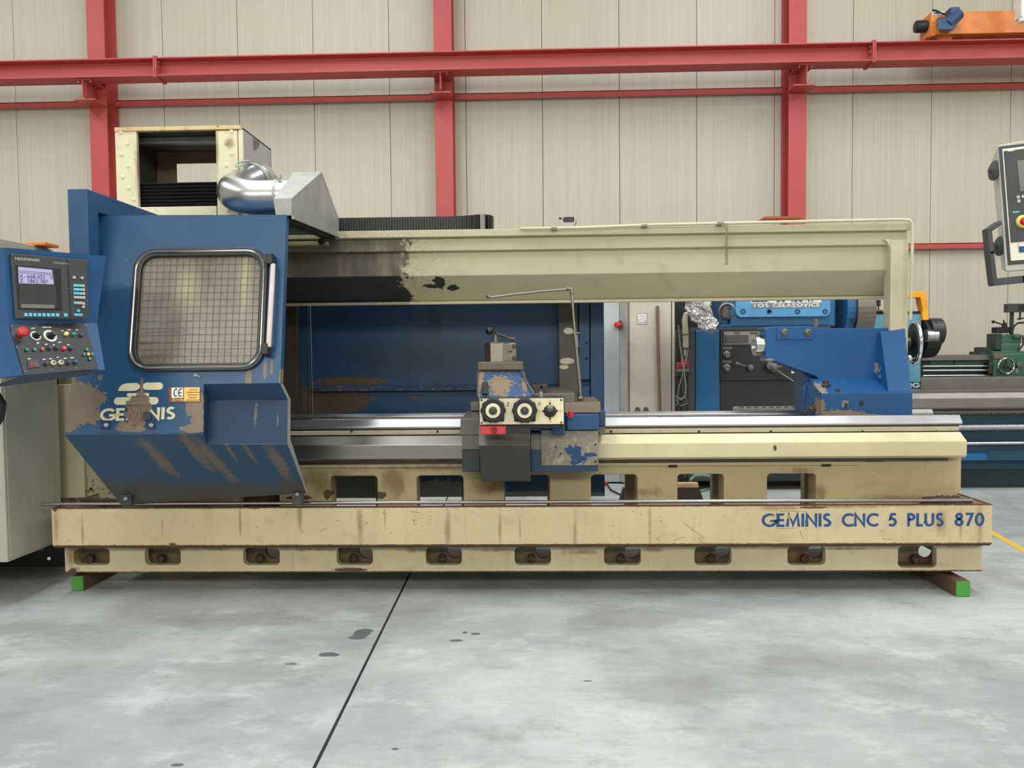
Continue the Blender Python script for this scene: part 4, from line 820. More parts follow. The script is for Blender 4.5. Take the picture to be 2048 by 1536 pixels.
rb = ob('red_block', MB().hexa([P(961, 869.5, 4.36), P(1012, 868.5, 4.36), P(1012, 868, 4.4), P(961, 868, 4.4), P(960, 851, 4.37), P(1012, 851, 4.37), P(1012, 851, 4.46), P(960, 851, 4.46)]), m_red, CA, .004)
ob('red_block', MB().pbox(983, 855, 993, 867, 4.352, .02), simple('red_dark', srgb(150, 26, 30), .45), CA, .002)
# coolant pipe
m_pipe = metal('coolant_pipe', srgb(168, 164, 158), .3, .15)
YP0 = 4.75
ob('coolant_pipe', MB().tube([P(1161, 797, YP0), P(1158, 750, YP0), P(1155, 722, YP0), P(1152.5, 692, YP0)], .0115, 10), m_pipe, CA, smooth=True)
ob('coolant_pipe', MB().tube([P(1153, 695, YP0), P(1151, 670, YP0)], .016, 12), m_pipe, CA, smooth=True)
ob('coolant_pipe', MB().tube([P(1150, 672, YP0), P(1146, 620, YP0), P(1143, 584, YP0), P(1141.5, 579, YP0), P(1136, 578.2, YP0), P(1090, 581.5, YP0), P(1040, 587, YP0), P(984, 594, YP0), P(979, 594, YP0), P(976, 591.5, YP0)], .0085, 10), m_pipe, CA, smooth=True)
ob('pipe_fitting', MB().tube([P(1144, 590, YP0), P(1142.5, 578, YP0), P(1132, 578, YP0)], .0125, 10), m_worn, CA, smooth=True); ob('pipe_fitting', MB().cyl(P(974, 589.5, YP0), P(979, 595.5, YP0), .013, n=10), m_worn, CA); ob('tap_handle', MB().tube([P(1143.5, 666.5, YP0), P(1158, 666.5, YP0)], .007, 8), m_worn, CA)
ob('pipe_fitting', MB().cyl(P(1161, 800, YP0), P(1161.5, 792, YP0), .02, n=8).cyl(P(1157, 797, YP0-.02), P(1165, 797, YP0-.02), .012), m_worn, CA)
# ================================================================== tailstock
Y1 = 5.12
m_ts2 = dirty('tailstock_blue', srgb(26, 84, 140), srgb(22, 66, 112), .36, 0, srgb(150, 140, 128), [(P(1650, 790, Y1), (.03, .4, .03)), (P(1636, 775, 5.2), (.06, .5, .035)), (P(1770, 735, 5.15), (.012, .2, .09)), (P(1540, 720, 5.25), (.05, .3, .012)), (P(1825, 720, 5.2), (.008, .4, .1))], amt=.3, speck=.755, csc=40, chipn=1.0)
m_tsb = dirty('tailstock_base', srgb(28, 80, 128), srgb(24, 60, 98), .36, 0, srgb(128, 112, 92), [(P(1680, 828, Y1), (.18, .3, .035)), (P(1642, 815, Y1), (.03, .3, .07)), (P(1720, 832, Y1), (.2, .3, .018))], amt=.3, speck=.765, csc=40, chipn=1.0)
xL, xR = P(1642.5, 810, Y1).x, P(1825, 810, Y1).x; zB0, zB1 = P(1733, 833, Y1).z, P(1733, 786, Y1).z
TL = ob('tailstock', MB().box(xL, xR, Y1, 5.6, zB0, zB1), m_tsb, LA, .004); lab(TL, 'blue tailstock on the right end of the bed')
# ledge rising to the back, body above
Yb_ = 5.30; zL = P(1700, 757, Yb_).z; xl2 = P(1633, 757, Yb_).x
ob('ledge', MB().hexa([(xL, Y1+.002, zB1), (xR, Y1+.002, zB1), (xR, 5.55, zB1), (xL, 5.55, zB1), (xL, Y1+.004, zB1+.002), (xR, Y1+.004, zB1+.002), (xR, Yb_, zL), (xL-.01, Yb_, zL)]), m_ts2, TL, .003)
yf = Yb_
prof = [P(1526, 656, yf), P(1549, 652.5, yf), P(1621, 652, yf), P(1640, 656.5, yf), P(1812, 655.5, yf), P(1818, 757, yf), P(1640, 760, yf), P(1630, 752, yf), P(1551, 723, yf), P(1532, 722, yf), P(1531, 664, yf)]
prof = [Vector((p_.x, yf, p_.z)) for p_ in prof]
ob('body', MB().prism(prof, [p_+Vector((0, .15, 0)) for p_ in prof]), m_ts2, TL, .006)
zt_, zb_ = P(1790, 656, 5.24).z, zB1
ob('end_wall', MB().prism([P(1761, 664, 5.27), P(1777, 784, Y1+.01), P(1823, 784, Y1+.01), P(1810, 656, 5.27)], [Vector((P(1757, 664, 5.3).x, 5.42, zt_)), Vector((P(1765, 784, Y1).x, 5.42, zb_)), Vector((P(1823, 784, Y1).x, 5.42, zb_)), Vector((P(1812, 656, 5.27).x, 5.42, zt_))]), m_ts2, TL, .004)
ob('side_plate', MB().prism([Vector(P(1612, 765, 5.3)), Vector(P(1634, 765, 5.3)), Vector((xL, 5.13, zB1-.002)), Vector((xL, 5.13, zB0)), Vector(P(1606, 832, 5.3)), Vector(P(1605, 776, 5.3))], [Vector(P(1612, 765, 5.3))+Vector((.1, .25, 0)), Vector(P(1634, 765, 5.3))+Vector((.1, .25, 0)), Vector((xL+.05, 5.4, zB1)), Vector((xL+.05, 5.4, zB0)), Vector(P(1606, 832, 5.3))+Vector((.1, .25, 0)), Vector(P(1605, 776, 5.3))+Vector((.1, .25, 0))]), m_tsb, TL, .003)
ob('under_web', MB().prism([Vector(P(1608, 745, 5.36)), Vector(P(1608, 830, 5.36)), Vector(P(1645, 830, 5.36)), Vector(P(1645, 760, 5.36))], [Vector(P(1608, 745, 5.36))+Vector((0, .2, 0)), Vector(P(1608, 830, 5.36))+Vector((0, .2, 0)), Vector(P(1645, 830, 5.36))+Vector((0, .2, 0)), Vector(P(1645, 760, 5.36))+Vector((0, .2, 0))]), m_tsb, TL, .003)
cq = P(1518, 690, 5.38); qx0, qx1 = P(1507, 690, 5.38).x, P(1533, 690, 5.38).x
ob('quill_flange', MB().cyl((qx1-.012, 5.38, cq.z), (qx1+.05, 5.38, cq.z), .076, n=32), m_dull, TL, .002, smooth=False)
ob('quill', MB().spin((qx0, 5.38, cq.z), (1, 0, 0), [(.02, .03), (0, .045), (0, .066), (.004, .072), (.03, .072), (.032, .069), (.1, .069)], 36), m_steel, TL, smooth=True)
bt = ob('cap_plate', MB().box(P(1553, 665, yf).x, P(1628, 665, yf).x, yf-.008, yf, P(1590, 679, yf).z, P(1590, 655, yf).z), m_ts2, TL, .003)
for p_ in (1569, 1615.5): ob('bolt', MB().spin(P(p_, 664.5, yf-.008), (0, -1, 0), [(0, .025), (.005, .025), (.006, .019), (.02, .019), (.022, .016), (.022, .009), (.014, .008), (.014, 0)], 20), m_worn, TL, smooth=True)
ob('square_stud', MB().pbox(1629, 638, 1637, 655, 5.4, .03), m_worn, TL, .003)
ob('bolt', MB().cyl(P(1651, 775, 5.2), P(1652, 762, 5.2), .02, n=6).cyl(P(1652, 764, 5.2), P(1652, 760, 5.2), .012).tube([P(1643, 770, 5.19), P(1662, 768, 5.19)], .008, 8), m_dull, TL, .002)
ob('bolt_hole', MB().cyl(P(1674, 781, 5.145), P(1674, 783, 5.15), .02, n=16), m_dark, TL)
ob('plug', MB().cyl(P(1690.5, 811, Y1-.004), P(1690.5, 811, Y1+.01), .017, n=20), m_dark, TL); ob('plug_plate', MB().pbox(1684, 801, 1697, 815, Y1-.002, .004), m_grey, TL)
ob('plug', MB().cyl(P(1722, 807, Y1-.004), P(1722, 807, Y1+.01), .018, n=20), m_dark, TL)
ob('clamp_nut', MB().spin(P(1624, 817, 5.2), (-1, -.35, 0), [(0, .03), (.01, .03), (.012, .014), (.02, .012)], 16).spin(P(1610, 826, 5.25), (-1, -.35, 0), [(0, .016), (.012, .016)], 12), m_worn, TL)
# handwheel
hc = P(1829, 686, 5.38); R_ = .150
hx = hc.x
hwm = MB(); tor = [(.0+.014*math.cos(a), R_-.014+.014*math.sin(a)) for a in [2*math.pi*k/10 for k in range(10)]]
axh = Vector((1, -.16, 0)).normalized(); hcv = Vector((hx, 5.38, hc.z))
hwm.spin(hcv, axh, tor, 48, True)
HWl = ob('handwheel', hwm, m_chrome, TL, smooth=True); lab(HWl, 'chrome handwheel on the tailstock end')
ob('wheel_disc', MB().spin(hcv-axh*.03, axh, [(0, .03), (.0, .05), (.012, R_-.03), (.03, R_-.02), (.036, R_-.02), (.018, .05), (.02, .02)], 40), m_black, TL, smooth=True)
ob('wheel_hub', MB().spin(hcv-axh*.09, axh, [(0, .03), (.05, .04), (.1, .034), (.11, .02)], 24), m_dull, TL, smooth=True)
v_ = Vector((0, 0, 1)); s_ = axh.cross(v_).normalized()
kb = hcv+(-v_*.66+s_*(.35 if (s_.y < 0) else -.35))*R_
ob('wheel_knob', MB().spin(kb, -axh, [(0, .012), (.02, .01), (.03, .017), (.045, .021), (.06, .015), (.066, 0)], 16), m_chrome, TL, smooth=True)
ob('shaft', MB().cyl((P(1812, 686, 5.42).x, 5.42, hc.z), (hx-.03, 5.38, hc.z), .045, .038, n=24), m_worn, TL, smooth=True)
# ================================================================== roof parts of the lathe: frame box, duct, hood
m_box = dirty('box_cream', srgb(224, 216, 182), srgb(150, 116, 78), .5, 0, srgb(110, 74, 50), [], [(P(350, 262, 5), (.5, .4, .03)), (P(275, 330, 5), (.03, .2, .3)), (P(434, 300, 5), (.02, .2, .3)), (P(460, 285, 5), (.05, .3, .05))], amt=.55, speck=.735)
YX = 5.0; bx = ob('frame_box', MB().pbox(232, 261, 275, 432, YX, .03).pbox(433, 261, 476, 432, YX, .03).pbox(275, 413, 433, 432, YX, .03), m_box, LA, .003); lab(bx, 'cream open-fronted steel box above the guard')
z26 = P(354, 261, YX).z; z253 = P(354, 253, YX).z; z432 = P(354, 432, YX).z
X0, X1 = P(232, 340, YX).x, P(486, 340, YX).x
ob('top_band', MB().box(X0, X1-.01, YX-.006, YX+.03, z26, z253), dirty('band_rust', srgb(216, 190, 140), srgb(170, 110, 60), .55, 0, srgb(120, 76, 48), amt=1, speck=.64), bx, .003)
ob('corner_post', MB().box(P(477, 340, YX).x, X1, YX+.003, YX+.03, z432-.3, z26), m_box, bx, .006)
YX2 = 5.55
m_lil = dirty('grey_side', srgb(160, 158, 160), srgb(120, 118, 116), .5, 0, srgb(110, 96, 84), amt=.3, speck=.75)
ob('side_sheet', MB().box(X1-.006, X1, YX+.03, YX2, z432-.3, z253-.01), m_lil, bx)
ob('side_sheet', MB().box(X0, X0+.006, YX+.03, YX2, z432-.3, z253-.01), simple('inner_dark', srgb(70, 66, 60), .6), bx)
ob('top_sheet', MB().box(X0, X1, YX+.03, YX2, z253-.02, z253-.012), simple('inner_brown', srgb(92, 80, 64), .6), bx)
oz1, oz0 = P(400, 327, YX2).z, P(400, 366, YX2).z; ox0 = P(354, 340, YX2).x; ox1 = X1-.05
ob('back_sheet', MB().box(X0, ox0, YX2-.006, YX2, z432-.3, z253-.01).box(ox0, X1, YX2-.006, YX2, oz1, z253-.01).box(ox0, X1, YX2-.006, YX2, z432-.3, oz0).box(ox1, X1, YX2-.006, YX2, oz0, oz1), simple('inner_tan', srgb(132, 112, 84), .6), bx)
ob('inner_beam', MB().box(X0+.01, X1-.01, YX+.15, YX+.2, P(354, 282, YX+.1).z, P(354, 270, YX+.1).z), simple('inner_steel', srgb(120, 122, 120), .4), bx)
bel = ob('bellows', MB().box(P(276, 390, 5.04).x, P(432, 390, 5.04).x, 5.06, 5.2, P(354, 413, 5.04).z, P(354, 364, 5.04).z), m_rubber, bx)
fo = MB()
for k in range(7):
    za_ = P(354, 412-k*7, 5.04).z; zb2 = P(354, 405.5-k*7, 5.04).z; fo.profile_x([(5.06, za_), (5.035, (za_+zb2)/2), (5.06, zb2)], P(276, 390, 5.04).x, P(432, 390, 5.04).x)
ob('bellows_folds', fo, m_rubber, bel)
for p_, y_ in ((242, 265), (255, 287), (243, 309), (256, 332), (245, 354), (258, 376), (463, 263), (452, 286), (464, 308), (453, 331), (456, 420), (443, 396), (268, 399)):
    ob('rivet', MB().spin(P(p_, y_, YX), (0, -1, 0), [(0, .013), (.004, .012), (.006, .006), (.006, 0)], 12), m_box, bx, smooth=True)
ob('port', MB().cyl((X1-.002, 5.22, P(506, 287, 5.2).z), (X1+.008, 5.2, P(506, 287, 5.2).z), .032, n=20), m_dull, bx)
# duct elbow
xh = P(566, 392, 4.72)
m_d = m_duct
pth = []; rad = .105; cz_ = P(520, 392, 4.7).z
p0 = Vector((P(500, 372, 5.05).x, 5.05, cz_+.07)); 
for k in range(13):
    a_ = math.radians(90*k/12); pth.append(Vector((p0.x+.02+.20*(1-math.sin(a_))*-1+.20-.0, 0, 0)))
pth = []
xc = P(500, 390, 4.8).x+.06; ycn = 4.93; Rb = .20
pth.append(Vector((xc-Rb+.05, 5.14, cz_+.20))); pth.append(Vector((xc-Rb+.01, 5.03, cz_+.14)))
for k in range(15):
    a_ = math.radians(180+90*k/14); pth.append(Vector((xc+Rb*math.cos(a_), ycn+Rb*math.sin(a_)*.9, cz_+.09*(1-k/14)**1.5)))
pth.append(Vector((P(580, 392, 4.74).x, ycn-Rb*.9, cz_)))
du = ob('duct_elbow', MB().tube(pth, rad, 32), m_d, LA, smooth=True); lab(du, 'shiny galvanised duct elbow on the guard roof')
ob('clamp_band', MB().tube([pth[0]-Vector((.004, .01, 0.006)), pth[0]+Vector((.004, .012, .006))], rad+.006, 32), m_galv, du, smooth=True)
ob('clamp_band', MB().tube([pth[0]+Vector((0, .06, 0.01)), pth[0]+Vector((0, .08, .012))], rad+.014, 32), m_galv, du, smooth=True)
ob('clamp_screw', MB().cyl(P(475, 325, 4.95), P(500, 321, 4.95), .006, n=8).pbox(470, 328, 486, 333, 4.93, .02).pbox(484, 319, 491, 329, 4.95, .01), m_galv, du)
xq = P(556, 392, 4.74).x
ob('clamp_band', MB().tube([Vector((xq-.006, pth[-1].y, cz_)), Vector((xq+.008, pth[-1].y, cz_))], rad+.004, 32), m_galv, du, smooth=True)
ob('clamp_screw', MB().pbox(553, 350, 561, 357, 4.68, .02), m_galv, du)
ob('duct_pipe', MB().cyl(pth[0]+Vector((0, .02, 0)), pth[0]+Vector((0, .3, .0)), rad-.002, n=32), m_d, du, smooth=True)
# hood
hA, hB, hE, hF = P(547, 398, 4.25), P(580, 398, 4.25), P(579, 431, 4.25), P(552, 431, 4.25)
hC, hD = P(644, 344, 4.88), P(588, 345, 4.88); hG, hH = P(678, 435, 5.28), P(676, 470, 5.28); hD2 = Vector((hD.x, 5.28, hD.z-.3))
xr_ = (hB.x+hC.x+hG.x)/3
for v_ in (hB, hC, hE, hG, hH): v_.x = xr_
hd_ = MB(); quad(hd_, hA, hF, hE, hB, th=.0015); quad(hd_, hA, hB, hC, hD, th=.0015); quad(hd_, hB, hE, hH, hG, hC, th=.0015)
quad(hd_, hD, hC, hG, Vector((hD.x, 5.28, hG.z)), th=.0015); quad(hd_, hA, hD, Vector((hD.x, 5.28, hG.z)), Vector((hF.x, 5.28, hH.z)), hF, th=-.0015)
HO = ob('hood', hd_, m_galv, LA); lab(HO, 'folded galvanised sheet hood with a slanting top')
fl_ = MB(); d_ = Vector((0.014, 0, 0)); fl_.prism([hE+Vector((0, 0, .0)), hE+d_, hE+d_-Vector((0, 0, .02)), hE-Vector((0, 0, .02))], [hH, hH+d_, hH+d_-Vector((0, 0, .02)), hH-Vector((0, 0, .02))])
ob('hood_flange', fl_, m_galv, HO)
ob('hood_channel', MB().prism([hE+Vector((-.02, .0, -.005)), hE+Vector((-.02, .0, -.03)), hE+Vector((-.09, .0, -.03)), hE+Vector((-.09, .0, -.005))], [hH+Vector((-.02, .0, .0)), hH+Vector((-.02, .0, -.03)), hH+Vector((-.09, .0, -.03)), hH+Vector((-.09, .0, .0))]), m_dull, HO)
ob('lamp_knob', MB().spin(P(644, 484, 5.2), (0, -1, 0), [(0, .02), (.02, .024), (.04, .018), (.042, 0)], 16), m_black, beam)
lab(ob('inner_rail', MB().box(P(573, 480, 5.2).x, P(655, 480, 5.2).x, 5.2, 5.24, Z(484, 5.2), Z(476, 5.2)), simple('yellowed_rail', srgb(160, 156, 106), .5), beam, .003), 'yellow-green rail under the hood')
# ================================================================== control pendant on the left
m_pb = simple('pendant_blue', srgb(32, 84, 134), .38); m_pd = simple('pendant_dark_blue', srgb(36, 66, 96), .45)
def lerp(a, b, t_): return a+(b-a)*t_
def bil(q, u, v): return lerp(lerp(q[0], q[1], u), lerp(q[3], q[2], u), v)      # q: TL TR BR BL
def qn(q): return (q[1]-q[0]).cross(q[0]-q[3]).normalized()
Ya, Yb = 3.35, 3.72
O = [P(8, 495, Ya), P(212, 512, Yb), P(194, 646, Yb+.01), P(17, 650, Ya+.01)]     # outer rim, upper
OL = [O[3], O[2], P(210, 739, Yb-.05), P(45, 751, Ya-.05)]
N1_ = qn(O); N2_ = qn(OL)
if N1_.y > 0: N1_ = -N1_
if N2_.y > 0: N2_ = -N2_
dep = Vector((-.27, .12, 0))
pbody = MB()
front = [O[0], O[1], O[2], OL[2], OL[3], O[3]]
backp = [p_+dep*1.3 for p_ in front]; backp[3] = backp[3]+Vector((0, 0, -.015)); backp[4] = backp[4]+Vector((-.05, 0, -.03))
for k in range(6):
    a_, b_ = front[k], front[(k+1) % 6]; pbody.add([a_, b_, backp[(k+1) % 6], backp[k]], [(0, 1, 2, 3)])
pbody.add(backp, [tuple(range(6))]); pbody.add(O, [(0, 1, 2, 3)]); pbody.add(OL, [(0, 1, 2, 3)])
PE = ob('control_panel', pbody, m_pb, LA, .004); lab(PE, 'blue swivelling control pendant with screen and switches')
skirt = MB(); d2 = Vector((-.02, .0, -.05))
skirt.add([OL[3], OL[2], OL[2]+dep*.5+Vector((0, 0, -.03)), OL[3]+dep*.9+Vector((0, 0, -.06))], [(0, 1, 2, 3)])
ob('under_skirt', skirt, m_pd, PE)
def sub(q, u0_, v0_, u1_, v1_): return [bil(q, u0_, v0_), bil(q, u1_, v0_), bil(q, u1_, v1_), bil(q, u0_, v1_)]
def slab(q, n_, z0, z1, mb=None): mb = mb or MB(); return mb.prism([p_+n_*z0 for p_ in q], [p_+n_*z1 for p_ in q])
def PQ(px, py, q, n_): return onplane(px, py, q[0], n_)
def pq(pts, n_, q=None): q = q or O; return [PQ(x_, y_, q, n_) for x_, y_ in pts]
def qr(x0, y0, x1, y1, n_, q=None, sl=.09, sk=.05):            # rect in screen pixels following the panel's slant
    q = q or O; dy = (x1-x0)*sl; dx = (y1-y0)*sk
    return pq([(x0, y0), (x1, y0+dy), (x1+dx, y1+dy*.5), (x0+dx, y1)], n_, q)
# display plate: two parts
dp = pq([(19, 507), (172, 520), (175, 638), (29, 637)], N1_)
DI = ob('display', slab(dp, N1_, .0, .012), m_dkgrey, PE, .002)
m_scr0 = simple('monitor_glass', srgb(58, 62, 64), .25); 
t = NT('lit_screen'); t.bsdf.inputs['Emission Color'].default_value = (*srgb(196, 186, 232), 1); t.bsdf.inputs['Emission Strength'].default_value = .55; m_scr = t.out(srgb(120, 116, 140), .3)
rim = pq([(29, 530), (118, 537), (121, 620), (34, 618)], N1_)
ob('monitor_rim', slab(rim, N1_, .012, .016), m_black, DI, .003)
ob('monitor', slab(pq([(32, 533), (105, 541), (110, 616), (36, 617)], N1_), N1_, .016, .018), m_scr0, DI)
SCR = ob('screen', slab(pq([(32.5, 534), (100, 540), (104, 569), (34, 567)], N1_), N1_, .018, .0195), m_scr, DI)
m_ink = simple('screen_ink', srgb(48, 44, 70), .5)
ux = (O[1]-O[0]).normalized(); uyv = (O[0]-O[3]).normalized()
text('lettering', 'X- 668.432   T', .024, m_ink, SCR, PQ(34, 556, O, N1_)+N1_*.0215, ux, uyv, sx=1.0)
text('lettering', 'Z  1862.787', .024, m_ink, SCR, PQ(35, 565, O, N1_)+N1_*.0215, ux, uyv, sx=1.0)
for y_ in (542, 545): ob('print_line', slab(pq([(34, y_), (99, y_+5), (99, y_+5.8), (34, y_+.8)], N1_), N1_, .0196, .0205), m_ink, SCR)
text('lettering', 'HEIDENHAIN', .017, m_white, DI, PQ(27, 520, O, N1_)+N1_*.0125, ux, uyv)
text('lettering', 'manualplus', .015, simple('mint_print', srgb(140, 190, 180), .5), DI, PQ(103, 527, O, N1_)+N1_*.0125, ux, uyv)
ob('glare_shelf', slab(pq([(38, 608), (104, 610), (105, 617), (38, 616)], N1_), N1_, .018, .022), m_grey, DI)
m_kb = simple('key_blue', srgb(112, 200, 226), .45); m_kg = simple('key_grey', srgb(186, 188, 184), .45)
def keyat(px, py, m, s_=3.2, par=DI, h_=.02, q=None, nn=None, name='key'):
    nn = nn or N1_; q = q or O
    return ob(name, slab(pq([(px-s_, py-s_), (px+s_, py-s_+.4), (px+s_, py+s_+.4), (px-s_, py+s_)], nn, q), nn, .012, h_), m, par, .001)
for k in range(8): keyat(48.5+k*9.0, 629.3+k*.1, m_kb, 3.2)
keyat(128, 630, m_kb)
keyat(145, 555, m_kg, 2.6); keyat(161, 556, m_kg, 2.6)
for r in range(4):
    for c_ in range(4): keyat(146.3+c_*5.6+r*.3, 571+r*7.8+c_*.2, m_kg if (r == 3 or c_ == 3) else m_kb, 2.6)
for x_, y_, mm in ((147, 605.5, m_kb), (152.5, 606, m_kg), (158, 606, m_kg), (163.5, 607, m_kg), (163.5, 613.5, m_kg), (153.5, 621.5, m_kb), (148, 629.5, m_kb), (153.5, 629.5, m_kb), (159, 629.8, m_kb)): keyat(x_, y_, mm, 2.6)
ob('divider', slab(pq([(131, 517), (133, 517), (140, 637), (138, 637)], N1_), N1_, .012, .0135), m_black, DI)
# switch plate
sp_ = pq([(18, 650), (168, 648), (196, 739), (47, 752)], N2_, OL)
SW = ob('switch_plate', slab(sp_, N2_, .0, .006), m_black, PE, .001)
def onS(px, py, off=0.006): return onplane(px, py, OL[0], N2_)+N2_*off
def knob(px, py, r_, h_, m, name='button', r2=None, par=SW):
    c0 = onS(px, py, .006); return ob(name, MB().spin(c0, N2_, [(0, r_), (h_*.8, r2 or r_), (h_, (r2 or r_)*.8), (h_+.0005, 0)], 18), m, par, smooth=True)
def ringS(px, py, r_, w_, m, name='dial_ring'):
    c0 = onS(px, py, .0062); return ob(name, MB().spin(c0, N2_, [(0, r_), (.0012, r_), (.0012, r_-w_), (0, r_-w_)], 28, True), m, SW)
for r_ in (.022, .03): ringS(37, 671, r_, .002, m_grey)
es = MB().spin(onS(38, 672), N2_, [(0, .012), (.03, .013), (.031, .022), (.042, .022), (.047, .016), (.048, 0)], 24)
lab(ob('emergency_stop', es, m_red, SW, smooth=True), 'red mushroom emergency stop')
ringS(70, 673, .023, .006, m_white); knob(72, 672, .012, .022, m_black, 'selector'); ringS(99, 673, .03, .01, m_white); knob(101, 673, .013, .03, m_black, 'selector')
m_gr = simple('lamp_green', srgb(40, 130, 100), .4); m_yel = simple('lamp_yellow', srgb(240, 226, 120), .4); m_rd = simple('lamp_red', srgb(226, 70, 76), .4)
knob(130, 670, .0095, .014, m_yel); knob(144, 670.5, .0095, .014, m_gr); knob(160, 672, .0095, .014, m_dkgrey)
knob(97, 698, .009, .014, m_dkgrey, 'selector'); knob(111, 698, .009, .014, m_dkgrey, 'selector'); knob(125, 699, .0095, .014, m_rd); knob(139, 698, .0095, .014, m_dkgrey)
for x_, y_, mm in ((51.5, 701, m_gr), (67, 701, m_gr), (82.5, 700, m_rd)): keyat(x_, y_, mm, 3, SW, .014, OL, N2_, 'square_button')
m_am = simple('lamp_amber', srgb(240, 170, 100), .4)
for x_, y_, mm in ((171.5, 701, m_gr), (166, 710.5, m_gr), (182, 710, m_gr), (177.5, 719, m_gr), (174.5, 710.5, m_am)): keyat(x_, y_, mm, 2.8, SW, .014, OL, N2_, 'square_button')
for x_, y_ in ((104.5, 728), (119.5, 727)): knob(x_, y_, .0115, .012, simple('cream_ring', srgb(222, 212, 170), .5)); knob(x_, y_, .006, .014, m_black)
knob(90, 729, .008, .014, m_dkgrey); knob(134.5, 727, .009, .014, m_dkgrey); knob(148.5, 726, .009, .014, m_pb)
t = NT('red_digits'); t.bsdf.inputs['Emission Color'].default_value = (*srgb(255, 40, 70), 1); t.bsdf.inputs['Emission Strength'].default_value = .8; m_led = t.out(srgb(120, 20, 30), .4)
ob('counter', slab(pq([(53, 724), (75, 722), (77, 736), (55, 738)], N2_, OL), N2_, .006, .010), m_dkgrey, SW)
ob('counter', slab(pq([(55, 726), (72, 724.5), (73, 734), (57, 735)], N2_, OL), N2_, .010, .0112), simple('counter_window', srgb(60, 14, 22), .3), SW)
text('digits', '215', .02, m_led, SW, onS(57.5, 734, .0116), ux, (OL[0]-OL[3]).normalized())
mk = MB()
for x_, y_, w_ in ((66, 658, 5), (90, 656, 7), (99, 656, 4), (124, 663, 3), (138, 661, 4), (153, 661, 3), (92, 690, 4), (107, 691, 3), (119, 686, 4), (136, 691, 3), (58, 719, 4), (75, 688, 3), (88, 720, 4), (101, 719, 4), (115, 716, 3), (130, 718, 4), (144, 717, 5), (75, 686, 2)):
    slab(pq([(x_-w_, y_-.8), (x_+w_*.5, y_-1.2), (x_+w_*.5, y_+.6), (x_-w_, y_+1)], N2_, OL), N2_, .006, .0068, mk)
ob('print_marks', mk, m_white, SW)
for q_, n_, pts_, of in ((O, N1_, [(22, 511), (133, 519), (170, 523), (27, 573), (135, 577), (173, 577), (30, 634), (174, 634)], .012), (OL, N2_, [(22, 653), (70, 651), (120, 650), (169, 651), (32, 696), (183, 691), (49, 744), (101, 741), (151, 738), (196, 735)], .006)):
    for x_, y_ in pts_: ob('screw', MB().spin(onplane(x_, y_, q_[0], n_)+n_*of, n_, [(0, .004), (.002, .0035), (.0022, 0)], 8), m_worn, PE)
hs_ = MB().tube([P(-30, 775, 3.5), P(-14, 790, 3.45), P(-2, 808, 3.44), P(-6, 835, 3.46), P(-25, 860, 3.5), P(-60, 900, 3.6)], .03, 14)
lab(ob('hose', hs_, m_rubber, PE, smooth=True), 'black corrugated hose under the pendant')
# ================================================================== electrical cabinet
YA, YB2 = 4.3, 4.74
x0 = P(3.5, 800, YA).x; ztc = P(2, 474, YA).z; zbc = P(4, 1125, YA).z
m_cab = dirty('cabinet_grey', srgb(176, 176, 160), srgb(140, 136, 118), .5, 0, srgb(120, 110, 90), amt=.25, speck=.8)
EC = thing('electrical_cabinet', 'pale grey-green electrical cabinet at the left edge below the pendant', 'cabinet', (x0-.4, 4.5, zbc))
bodyc = ob('body', MB().box(x0-1.0, x0, YA, YB2+.08, zbc, ztc), m_cab, EC, .006)
x9 = x0
ob('side_panel', MB().box(x9, x9+.004, YA+.02, YB2, zbc+.02, ztc-.02), m_cab, EC, .001)
ob('base_frame', MB().box(x0-1.0, x0-.6, 4.7, 4.85, 0.002, zbc-.004).box(x0-.9, x0-.1, 4.78, 5.15, zbc-.06, zbc-.002), simple('cab_dark', srgb(50, 56, 60), .6), EC)
oc = ob('orange_board', MB().box(P(44, 480, 4.72).x-.0, P(106, 480, 4.72).x, 4.64, 4.78, ztc+.001, ztc+.02), m_orange, None, .003, base=True)
tag(oc, 'flat orange box lying on top of the pale electrical cabinet', 'box')
# ================================================================== timbers
def timber(pxl, pxr, py0, py1, Y, L_, skew, label):
    a_ = onfloor(pxl, py1); yb_ = a_.y; xA, xB = P(pxl, py1, yb_).x, P(pxr, py1, yb_).x; H_ = .0935
    T_ = thing('timber', label, 'timber', ((xA+xB)/2, yb_, 0), 'green-ended timbers under the lathe')
    ob('beam', MB().prism([(xA, yb_+.004, 0), (xB, yb_+.004, 0), (xB, yb_+.004, H_), (xA, yb_+.004, H_)], [(xA+skew, yb_+L_, 0), (xB+skew, yb_+L_, 0), (xB+skew, yb_+L_, H_), (xA+skew, yb_+L_, H_)]), m_wood, T_, .006)
    lab(ob('painted_end', MB().box(xA+.002, xB-.002, yb_, yb_+.004, .003, H_-.003), m_green, T_, .001), 'green painted end')
timber(142, 167, 1147, 1182, 4.58, 1.1, .0, 'short green-ended timber under the left corner of the lathe base')
timber(1912, 1941, 1157, 1194, 4.32, 1.3, -.02, 'green-ended timber jutting out under the right corner of the lathe base')
# wire hook over the beam
hk = MB().tube([P(1436, 446, 5.35), P(1449, 447, 5.20), P(1452, 458, 5.19), P(1451.5, 530, 5.19)], .004, 8).tube([P(1440, 446, 5.35), P(1453, 447.5, 5.20), P(1455.5, 460, 5.19), P(1455, 530, 5.19)], .0025, 6)
ho = ob('wire_hook', hk, m_worn, None, smooth=True, base=True); tag(ho, 'thin bent steel wire hooked over the lathe beam near its right end', 'wire')
